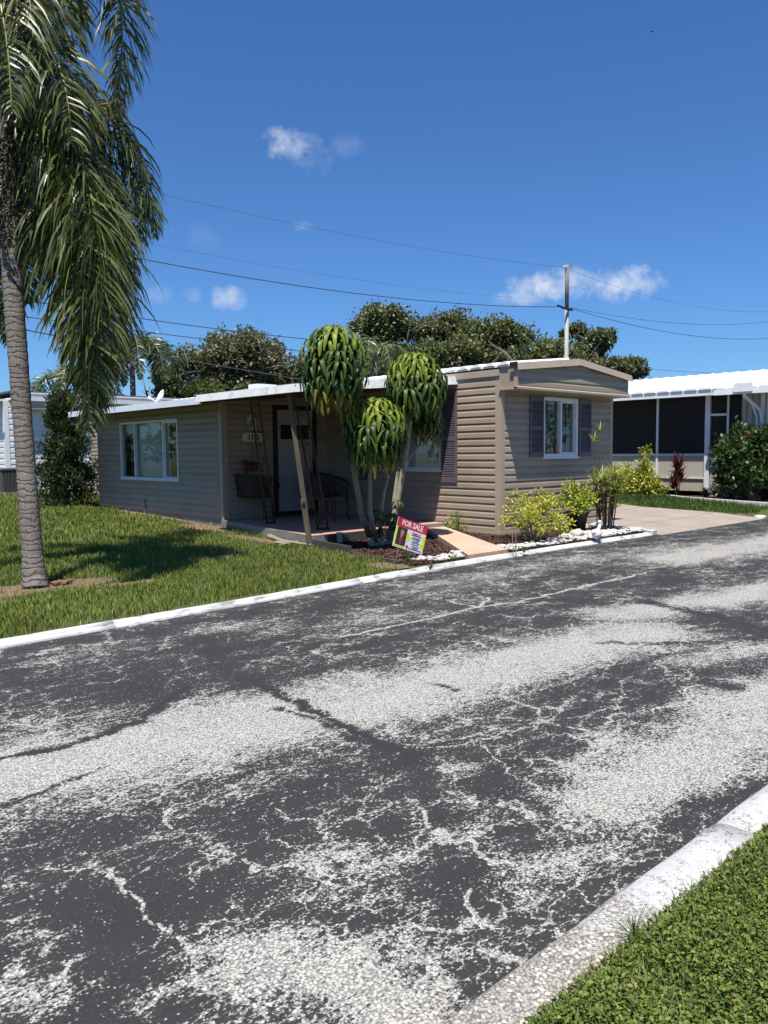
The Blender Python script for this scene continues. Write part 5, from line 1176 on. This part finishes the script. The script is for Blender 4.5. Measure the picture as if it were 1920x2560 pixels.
for hi, (pc, Yh, rx_, rz__) in enumerate(heads):
    c = at(*pc, Y=Yh); tops.append(c)
    n = (56, 52, 56, 14)[hi]
    for k in range(n):
        f_ = (k+.5)/n; u = 1-1.8*f_; th = k*2.39996+g.uniform(-.3, .3)
        rr = rx_*(math.sqrt(max(0, 1-max(0, u)**2*1.0)) if u > 0 else (1-.62*(-u)))*g.uniform(.72, 1.0)
        d = Vector((math.cos(th), math.sin(th), 0)); pos = c+d*rr*.80+Vector((0, 0, u*rz__*.86+.14))
        tilt = .10+(1-max(0, u))*.30+g.uniform(-.08, .10); axis = Vector((0, 0, 1)).cross(d)
        me = g.choice(UM)
        if f_ > .86 and hi != 1 and g.random() < .75: me = g.choice(UY)
        elif f_ > .8 and g.random() < .5: me = g.choice(UY)
        elif u > .38 and g.random() < .85: me = g.choice(UN)
        s = g.uniform(.76, .94)*(1 if hi < 3 else .9)
        Mx = Matrix.Translation(pos) @ Matrix.Rotation(tilt, 4, axis) @ Matrix.Rotation(g.uniform(0, 6.28), 4, 'Z') @ Matrix.Scale(s, 4)
        lf = put('leaf', me, up_, Mx)
# petioles and stems
def stem(P, R): 
    q = MB(); q.tube(P, R, 8); return q.build('stem', m_stem, up_, True)
def S(*L): return [at(x, y, Y=Yv) for x, y, Yv in L]
b1 = S((925, 1340, 9.25), (905, 1290, 9.2), (885, 1180, 9.1), (862, 1080, 9.0), (848, 1000, 8.85), (834, 900, 8.72)); stem(b1, [.055, .045, .038, .034, .03, .015])
b2 = S((972, 1350, 9.2), (988, 1280, 9.15), (1005, 1190, 9.08), (1022, 1090, 9.0), (1028, 1020, 8.9), (1040, 900, 8.8)); stem(b2, [.065, .052, .045, .038, .03, .015])
b3 = S((940, 1355, 9.1), (925, 1280, 9.0), (925, 1190, 8.8), (935, 1090, 8.6), (936, 1020, 8.55)); stem(b3, [.045, .038, .03, .026, .015])
b4 = S((950, 1345, 9.15), (952, 1290, 9.05), (960, 1230, 9.0), (978, 1160, 8.9)); stem(b4, [.036, .03, .026, .02])
b5 = S((985, 1300, 9.2), (985, 1250, 9.2), (995, 1180, 9.2), (1050, 1110, 9.05)); stem(b5, [.038, .033, .026, .015])
for k in range(5):
    v = at(930+12*k, 1362+(k % 2)*6, Y=9.0); q = MB(); q.blob(v, (.07, .07, .09), 30+k, .2); q.build('root_knob', m_stem, up_, True)
for k in range(9):
    v = at(g.uniform(935, 1000), g.uniform(1235, 1345), Y=9.0); put('leaf', g.choice(UM), up_, Matrix.Translation(v) @ Matrix.Rotation(g.uniform(-.6, .6), 4, 'X') @ Matrix.Scale(.42, 4))
# petioles in each head
q = MB()
for ch in list(up_.children):
    if ch.name.startswith('leaf'):
        p = WM[ch.name].translation; h = min(tops, key=lambda c: (c-p).length); 
        if (h-p).length < 1.0: q.tube([Vector((h.x, h.y, p.z-.06*0+.0)).lerp(Vector((h.x, h.y, h.z)), .5), p], [.006, .005], 4)
tag(q.build('petioles', m_rachis, up_), kind='stuff')

# ---- small planting
def bush(name, label, loc, rx_, rz__, n_cl, per, size, wid, pal, w_=None, seed=1, twigs=10, cat='shrub', flat=.9, up=.4, zlo=.25, clr=.16, mat=None, group=None, shape=None):
    global rng
    rng = np.random.default_rng(seed); g = random.Random(seed); x, y, z = loc; o = thing(name, label, cat, loc, group=group); C = []; q = MB()
    for k in range(n_cl):
        a = g.uniform(0, 6.28); r = rx_*math.sqrt(g.random()); zc = z+rz__*(zlo+(1-zlo)*g.random()*math.sqrt(max(.1, 1-(r/rx_)**2*.8)))
        if shape: x_, y_, zc = shape(g, k); C.append((x_, y_, zc))
        else: C.append((x+r*math.cos(a), y+r*math.sin(a), zc))
        if k < twigs:
            e = Vector(C[-1]); q.tube([(x+(e.x-x)*.15, y+(e.y-y)*.15, z-.03), Vector((x, y, z)).lerp(e, .55)+Vector((0, 0, rz__*.08)), e], [.012, .009, .005], 5)
    q.build('stems', m_stem, o); C = np.array(C); V, F, cc = clumpfoliage(C, np.full(len(C), clr)*rng.uniform(.7, 1.3, len(C)), per, size, wid, pal, w_, up, .1, flat)
    np_mesh('foliage', V, F, mat or m_leaf, cc, o); return o
GOLD = [(.50, .46, .05), (.36, .38, .05), (.15, .20, .03), (.58, .55, .12)]
p0 = at(1362, 1352, z=.06); bush('golden_shrub', 'straggly yellow-green golden shrub against the lit front wall, left of the pot', (p0.x-.12, p0.y+.15, .05), .52, .86, 38, 56, .062, .03, GOLD, [.5, .26, .1, .14], 41, 34, clr=.11)
p0 = at(1442, 1310, Y=7.95); p0.x -= .25
pot = thing('flower_pot', 'black plastic pot tucked behind the golden shrub by the front wall', 'pot', (p0.x+.25, 7.95, .05)); q = MB(); q.lathe([(.13, 0), (.20, .32), (.215, .33), (.215, .37), (.19, .37), (.18, .30)], (p0.x+.25, 7.95, .05), 18); q.build('pot', m_pot, pot, True)
bush('variegated_shrub', 'dense bright yellow-green shrub growing from the black pot', (p0.x+.22, 7.92, .35), .30, .55, 26, 70, .07, .032, [(.46, .46, .05), (.26, .34, .05), (.09, .14, .025)], [.45, .35, .2], 42, 8, clr=.13)
# dark spiky snake plant in the pot
sp = thing('snake_plant', 'dark spiky sword-leaved plant rising behind the yellow pot shrub', 'plant', (p0.x+.42, 8.05, .35)); g = random.Random(4)
for k in range(9):
    a = g.uniform(0, 6.28); e = Vector((p0.x+.42+.22*math.cos(a), 8.05+.12*math.sin(a), .35+g.uniform(.45, .8))); b = Vector((p0.x+.42+.04*math.cos(a), 8.05+.04*math.sin(a), .3)); s = Vector((-math.sin(a), math.cos(a), 0))*.02; q = MB(); q.col = (.05, .07, .04); mdl = b.lerp(e, .55)+Vector((.02, 0, .03)); i = q.av([b-s, b+s, mdl+s*1.3, e, mdl-s*1.3]); q.f.append((i, i+1, i+2, i+3, i+4)); q.build('blade', m_leaf, sp)
def bladeplant(name, label, loc, n, Lr, wd, pal, seed, h0=.0, spread=.8, curve=.25, stems=None, cat='plant', group=None):
    g = np.random.default_rng(seed); o = thing(name, label, cat, loc, group=group); heads_ = [Vector(loc)+Vector((0, 0, h0))] if not stems else []
    if stems:
        for (dx, dy, h) in stems:
            q = MB(); e = Vector(loc)+Vector((dx, dy, h)); q.tube([Vector(loc)+Vector((dx*.45, dy*.45, -.03)), Vector(loc)+Vector((dx*.7, dy*.7, h*.55)), e], [.014, .012, .009], 6); q.build('cane', m_cane, o); heads_.append(e)
    V, F, C = [], [], []; NS = 4
    for hd_ in heads_:
        for k in range(n):
            a = g.uniform(0, 6.28); el = g.uniform(.15, 1.35); d = np.array([math.cos(a)*math.cos(el)*spread, math.sin(a)*math.cos(el)*spread, math.sin(el)]); p = np.array(hd_); s = np.array([-math.sin(a), math.cos(a), 0]); L = g.uniform(*Lr); i0 = len(V)
            c = np.array(pal[g.integers(len(pal))])*g.uniform(.75, 1.25)
            for j in range(NS+1):
                w_ = wd*[.6, 1, .9, .6, .05][j]; V += [p-s*w_/2, p+s*w_/2]; C += [c, c]; d = d/np.linalg.norm(d); p = p+d*L/NS; d = d+np.array([0, 0, -1])*curve*(.5+j/NS)
            F += [(i0+2*j, i0+2*j+1, i0+2*j+3, i0+2*j+2) for j in range(NS)]
    np_mesh('leaves', np.array(V), np.array(F), m_leaf, np.array(C), o); return o
m_cane = pm('dark_cane', (.06, .04, .03), (.10, .07, .05), 20, .8)
p0 = at(1528, 1328, z=.05); g = random.Random(6)
bladeplant('dracaena', 'tall clump of thin-caned dracaena with pale yellow strap leaves at the house corner', (p0.x, p0.y+.1, .05), 34, (.18, .36), .02, [(.36, .38, .09), (.46, .46, .14), (.20, .25, .06), (.50, .47, .22)], 44, stems=[(g.uniform(-.28, .30), g.uniform(-.2, .2), g.uniform(.28, 1.0)) for _ in range(26)], spread=1.0, curve=.22)
bladeplant('dracaena', 'two tall thin dracaena shoots with small leaf stars beside the house corner', (p0.x-.12, p0.y+.15, .05), 12, (.14, .24), .018, [(.36, .38, .09), (.46, .46, .14), (.20, .25, .06)], 144, stems=[(-.14, .05, 1.62), (.10, .1, 1.82)], spread=1.0, curve=.2)
p0 = at(1138, 1330, z=.05); bush('young_yellow_shrub', 'thin young yellow-leaved sprig in the mulch beside the porch step', (p0.x-.05, p0.y-.05, .05), .20, .40, 9, 14, .06, .03, GOLD, None, 45, 9, clr=.07)
p0 = at(1153, 1322, z=.05); bladeplant('grass_tuft', 'small upright green grass tuft in the mulch against the siding', (10.42, 9.35, .05), 16, (.3, .5), .016, [(.08, .12, .03), (.12, .16, .04)], 46, spread=.35, curve=.06)
for k, (x, y) in enumerate(((1283, 1392), (1290, 1385))):
    v = at(x, y, z=.05); q = MB(); q.tube([v, v+Vector((.02*k, .02, .42-.1*k))], [.006, .004], 5); tag(q.build('garden_stake', m_stem), ['taller thin dry stick standing at the mulch edge beside the walkway', 'shorter thin dry stick standing at the mulch edge beside the walkway'][k], 'stick')
# concrete bird figure and boulder
v = at(1492, 1350, z=.06); fg = thing('bird_figurine', 'small white concrete goose figurine among the white stones', 'figurine', v)
q = MB(); q.blob(v+Vector((0, 0, .10)), (.10, .075, .09), 5, .06, 2); q.tube([v+Vector((.03, 0, .13)), v+Vector((.06, -.01, .22)), v+Vector((.055, -.01, .28))], [.05, .03, .026], 8); q.blob(v+Vector((.06, -.012, .29)), (.042, .03, .03), 6, .04, 2); q.tube([v+Vector((.09, -.015, .288)), v+Vector((.135, -.02, .275))], [.013, .004], 6); q.tube([v+Vector((-.07, 0, .12)), v+Vector((-.16, .01, .15))], [.04, .008], 6); q.build('body', m_statue, fg, True)
v = at(1443, 1342, z=.06); q = MB(); q.blob(v+Vector((0, 0, .05)), (.13, .10, .09), 91, .14, 2); tag(q.build('white_boulder', m_stone, None, True), 'largest white rock in the stone border below the pot', 'rock')
v = at(1420, 1336, z=.06)
v = at(1405, 1340, z=.06); q = MB(); q.blob(v+Vector((.35, -.0, .03)), (.09, .07, .05), 93, .14, 2); tag(q.build('white_cobble', m_stone, None, True), 'flat oval white cobble just left of the largest white rock', 'rock')
# juniper by the addition corner
jb = at(168, 1268, z=.2); g = random.Random(9)
def jshape(g_, k):
    zf = g_.random(); a = g_.uniform(0, 6.28); z_ = .15+zf*2.55; rr = (.82*(1-.25*abs(zf-.12))*(1-zf)**.45)*math.sqrt(g_.random())
    if .36 < zf < .50: rr *= .8
    return (jb.x+rr*math.cos(a), jb.y+rr*math.sin(a), jb.z+z_)
bush('juniper_shrub', 'tall dark green upright juniper at the far corner of the addition', (jb.x, jb.y, .2), .7, 2.5, 150, 85, .13, .035, [(.022, .036, .014), (.035, .052, .018), (.055, .075, .026), (.10, .125, .045)], [.35, .35, .2, .1], 50, 26, shape=jshape, clr=.20, up=1.0, flat=1.1)
p0 = at(172, 1245, z=.2); bladeplant('young_palm_sprout', 'small arching light-green palm sprout in front of the juniper base', (p0.x-.3, p0.y-1.2, .2), 12, (.5, .85), .05, [(.10, .13, .03), (.16, .19, .05)], 51, h0=.25, spread=1.0, curve=.28)
p0 = at(222, 1225, z=.2); bladeplant('strap_leaf_plant', 'pale strap-leaved plant between the juniper and the addition corner', (p0.x, p0.y-.5, .2), 18, (.6, .95), .05, [(.12, .15, .06), (.20, .23, .12)], 52, h0=.3, spread=.9, curve=.2)

# ---- neighbour's bed
XB = [at(x, y, z=.2) for x, y in ((1556, 1226), (1640, 1238), (1700, 1246), (1800, 1254), (1920, 1263), (2050, 1275))]
bk = bpy.data.objects.new('bed_edging', None); link(bk); tag(bk, kind='structure')
for a, b in zip(XB, XB[1:]):
    n = max(1, int((b-a).length/.5))
    for k in range(n):
        p1, p2 = a.lerp(b, k/n), a.lerp(b, (k+1)/n-.012); d = (p2-p1).normalized(); nn = Vector((-d.y, d.x, 0))*.05; q = MB(); q.prism([p1-nn+Vector((0, 0, -.1)), p1+nn+Vector((0, 0, -.1)), p2+nn+Vector((0, 0, -.1)), p2-nn+Vector((0, 0, -.1))], (0, 0, .16)); q.build('edging_stone', m_statue, bk)
m = MB(); m.prism([p+Vector((0, 0, -.08)) for p in XB]+[Vector((XN-.05, XB[-1].y, GN-.07)), Vector((XN-.05, XB[0].y, GN-.07))], (0, 0, .09)); tag(m.build('neighbour_bed_soil', m_mulchbase), kind='structure')
def nbp(px, py=1225): v = at(px, py, X=20.75); return (20.75, v.y, .2)
for k, (px, r, h, lab) in enumerate(((1548, .28, 1.30, 'tallest gold croton column beside our house corner'), (1568, .36, .62, 'low gold croton, leftmost of the row by the screen'), (1600, .38, .66, 'low rounded gold croton below the tall gold sprig'), (1618, .30, .58, 'low gold croton with small yellow clumps, nearest the red plant'), (1612, .14, 1.32, 'slim upright gold croton sprig in front of the screen post'), (1637, .24, .62, 'rightmost low gold croton of the row by the screen'))):
    L = nbp(px); bush('gold_croton', lab, L, r, h, int(16+20*r), 55, .10, .05, [(.50, .47, .05), (.30, .34, .05), (.11, .15, .03), (.60, .58, .2)], [.4, .3, .2, .1], 60+k, 8, clr=.15, group='gold crotons by the screened porch', zlo=.12)
bladeplant('red_cordyline', 'dark red spiky cordyline in front of the screened porch', nbp(1692, 1230), 20, (.30, .5), .07, [(.10, .02, .025), (.16, .03, .035), (.06, .015, .02)], 70, stems=[(-.18, .0, .35), (.0, .0, .6), (.12, .1, .8), (-.1, -.1, .85), (.2, 0, .45), (0, .1, .22)], spread=.75, curve=.13)
for k, (px, lab) in enumerate(((1765, 'low purple-leaved plant left of the porch door'), (1792, 'low purple-leaved plant below the porch door'))):
    bladeplant('purple_plant', lab, nbp(px, 1245), 60, (.22, .4), .045, [(.06, .022, .032), (.09, .035, .045), (.04, .018, .025)], 72+k, h0=.02, spread=.9, curve=.14, group='purple plants by the porch door')
bladeplant('purple_plant', 'purple-leaved plant at the right picture edge below the hibiscus', (20.6, nbp(1918)[1], .2), 60, (.3, .5), .05, [(.06, .022, .032), (.09, .035, .045)], 77, h0=.05, spread=.9, curve=.14)
L = nbp(1832, 1250); bush('variegated_low_shrub', 'low pale variegated shrub left of the hibiscus', L, .42, .55, 22, 60, .10, .05, [(.36, .38, .10), (.12, .17, .04), (.5, .48, .3)], None, 74, 8, clr=.16)
hb = nbp(1886, 1250); bush('hibiscus_bush', 'large dark green hibiscus bush with red flower at right edge', hb, .85, 1.95, 110, 75, .12, .075, [(.030, .055, .014), (.045, .08, .02), (.075, .12, .03)], [.4, .4, .2], 75, 30, clr=.24)
hbt = bpy.data.objects['hibiscus_bush']; fv = at(1871, 1083, X=20.5); q = MB(); q.blob(fv, (.07, .07, .06), 5, .25, 1); q.build('flower', flat('hibiscus_red', (.55, .03, .04)), hbt)

# ------------------------------------------------------------------ grass
def blades(mask, box, dens, h, wd, pal, seed, zf, lean=.45):
    g = np.random.default_rng(seed); x0, x1, y0, y1 = box; n = int((x1-x0)*(y1-y0)*dens); P = np.column_stack([g.uniform(x0, x1, n), g.uniform(y0, y1, n)])
    k = np.array([mask(a, b) for a, b in P]); P = P[g.random(n) < k]; n = len(P); z = np.array([zf(a, b) for a, b in P]); B = np.column_stack([P, z-.005])
    a = g.uniform(0, 2*PI, n); hh = h*g.uniform(.55, 1.35, n); ln = g.uniform(.1, 1, n)*lean*hh; b2 = a+g.normal(0, .6, n)
    s = np.column_stack([-np.sin(a), np.cos(a), np.zeros(n)])*(wd*g.uniform(.7, 1.3, n))[:, None]/2; d = np.column_stack([np.cos(b2), np.sin(b2), np.zeros(n)])
    m = B+d*(ln*.35)[:, None]+np.array([0, 0, 1.])*(hh*.6)[:, None]; tp = B+d*(ln*1.25)[:, None]+np.array([0, 0, 1.])*(hh*.93)[:, None]
    V = np.stack([B-s, B+s, m+s*.8, m-s*.8, tp+s*.12, tp-s*.12], 1).reshape(-1, 3); i = np.arange(n)*6; F = np.concatenate([np.stack([i, i+1, i+2, i+3], 1), np.stack([i+3, i+2, i+4, i+5], 1)])
    c = np.array(pal)[g.choice(len(pal), n)]*g.uniform(.7, 1.3, (n, 1)); nzv = np.array([(mn.noise((a_*.9, b_*.9, 5)), mn.noise((a_*3.2, b_*3.2, 8))) for a_, b_ in P]); c = c*(1+.30*nzv[:, :1]+.22*nzv[:, 1:])*np.column_stack([1+.25*nzv[:, 1], np.ones(n), np.ones(n)]); return V, F, np.repeat(c, 6, 0)
GR = [(.118, .18, .024), (.165, .22, .036), (.08, .135, .02), (.215, .245, .055), (.29, .26, .11)]
GRW = None
bare = [(cx, cy, rx_*1.05, ry_*1.05) for cx, cy, rx_, ry_ in BARE]
def lawn_mask(x, y):
    if y < kerb_y(x)+.20: return 0
    if y < 9.9 and x > 7.03+.16*(y-7.1): return 0
    if 9.7 <= y < 13.3 and x > 7.40+.165*(y-9.75): return 0
    if y >= 13.25 and x > 7.93 and y < 19.6: return 0
    v = 1.0
    for cx, cy, rx_, ry_ in bare:
        d = ((x-cx)/rx_)**2+((y-cy)/ry_)**2
        if d < 1.6: v = min(v, max(.10, (d-.6)*1.0))
    return v*min(1, .75+.6*mn.noise((x*1.3, y*1.3, 0)))
parts = [blades(lawn_mask, (.2, 8.0, 6.6, 9.2), 3000, .062, .008, GR, 1, lambda x, y: gz(x, y)), blades(lawn_mask, (.6, 8.0, 9.2, 13.0), 1900, .068, .0105, GR, 2, lambda x, y: gz(x, y)), blades(lawn_mask, (1.5, 9, 13.0, 20), 900, .08, .015, GR, 3, lambda x, y: gz(x, y)), blades(lawn_mask, (3, 12, 20, 30), 200, .11, .022, GR, 4, lambda x, y: gz(x, y)), blades(lawn_mask, (-3, .6, 6.6, 14), 300, .09, .014, GR, 5, lambda x, y: gz(x, y))]
def stuffgrass(name, label, parts):
    o = 0; Vs, Fs, Cs = [], [], []
    for V, F, C in parts: Vs.append(V); Fs.append(F+o); Cs.append(C); o += len(V)
    return tag(np_mesh(name, np.concatenate(Vs), np.concatenate(Fs), m_grass, np.concatenate(Cs)), label, 'grass', kind='stuff')
stuffgrass('lawn_grass', 'green lawn grass between the white kerb and the house', parts)
def nb_mask(x, y):
    bx = min(XB, key=lambda p: abs(p.y-y)).x if y < XB[0].y else XB[0].x
    for p, q_ in zip(XB, XB[1:]):
        if q_.y <= y <= p.y: bx = p.x+(q_.x-p.x)*(p.y-y)/(p.y-q_.y)
    return 1 if (drive_r(y)+.05 < x < bx-.05) and y > 7.12 else 0
stuffgrass('neighbour_grass', 'strip of green grass between the driveway and the neighbour bed', [blades(nb_mask, (17.3, 25, 7.1, 15), 700, .09, .013, [(.06, .11, .02), (.08, .135, .025), (.045, .085, .016)], 6, lambda x, y: gz(x, y))])
# verge at the near right: clover-like weeds and blades
g = np.random.default_rng(77)
def verge_leaves(n, box, size, seed):
    g = np.random.default_rng(seed); x = g.uniform(box[0], box[1], n); y = g.uniform(box[2], box[3], n)
    hgt = g.uniform(.0, 1, n)**.8; bump_ = np.array([mn.noise((a*5, b*5, 3)) for a, b in zip(x, y)]); z = .035+(.012+.05*hgt)*(1+.5*bump_); edge = np.clip((1.15-y)/.06, .25, 1); z = .035+(z-.035)*edge
    P = np.column_stack([x, y, z]); a = g.uniform(0, 2*PI, n); D = np.column_stack([np.cos(a), np.sin(a), g.uniform(-.25, .7, n)]); N = unit(np.column_stack([g.normal(0, .35, n), g.normal(0, .35, n), np.ones(n)]))
    L = size*g.uniform(.55, 1.35, n); D = unit(D); S_ = unit(np.cross(D, N)); N = np.cross(S_, D); W_ = L*g.uniform(.5, .8, n)
    def pt(t, w, f): return P+D*(L*t)[:, None]+S_*(W_*w)[:, None]+N*(W_*f)[:, None]
    V = np.stack([pt(0, 0, 0), pt(.35, -.5, .12), pt(.8, -.38, .10), pt(1, 0, -.03), pt(.8, .38, .10), pt(.35, .5, .12)], 1).reshape(-1, 3); i = np.arange(n)*6; F = np.concatenate([np.stack([i, i+1, i+2, i+3], 1), np.stack([i, i+3, i+4, i+5], 1)])
    pal = np.array([(.125, .18, .03), (.16, .215, .04), (.075, .12, .022), (.21, .26, .06), (.26, .22, .085)]); c = pal[g.choice(5, n, p=[.32, .28, .25, .10, .05])]*g.uniform(.7, 1.25, (n, 1)); return V, F, np.repeat(c, 6, 0)
def vm(x, y): return 1 if y < 1.15+.03*mn.noise((x*9, y*9, 2)) else 0
parts = [verge_leaves(48000, (1.0, 4.4, .35, 1.165), .0125, 5), verge_leaves(9000, (4.4, 9, .2, 1.15), .026, 6), verge_leaves(7000, (.3, 4, -.6, .35), .024, 8), blades(vm, (1.0, 5, .35, 1.16), 6000, .06, .004, [(.09, .14, .028), (.13, .175, .042), (.19, .19, .075), (.28, .24, .12)], 7, lambda x, y: .035)]
stuffgrass('verge_grass', 'clover-like weeds and grass on the near verge at lower right', parts)
# weeds in the kerb joint and by the bed
for k, (x, y, h_, lab) in enumerate(((1135, 1400, .14, 'green weed tuft among the stones left of the walkway'), (1310, 1381, .10, 'small weed tuft in the stones right of the walkway'), (1020, 1408, .22, 'long weedy grass tuft beside the sale sign stakes'), (1075, 1425, .12, 'low weed tuft by the kerb left of the white stones'), (800, 1362, .2, 'leafy green weed at the foot of the wooden prop'), (1585, 2335, .10, 'fine grass sprig leaning over the near kerb'))):
    v = at(x, y, z=.05); bladeplant('weed_tuft', lab, v, 26, (h_*.7, h_*1.3), .010 if k < 5 else .003, [(.08, .13, .03), (.12, .17, .04)], 90+k, spread=.9, curve=.15)
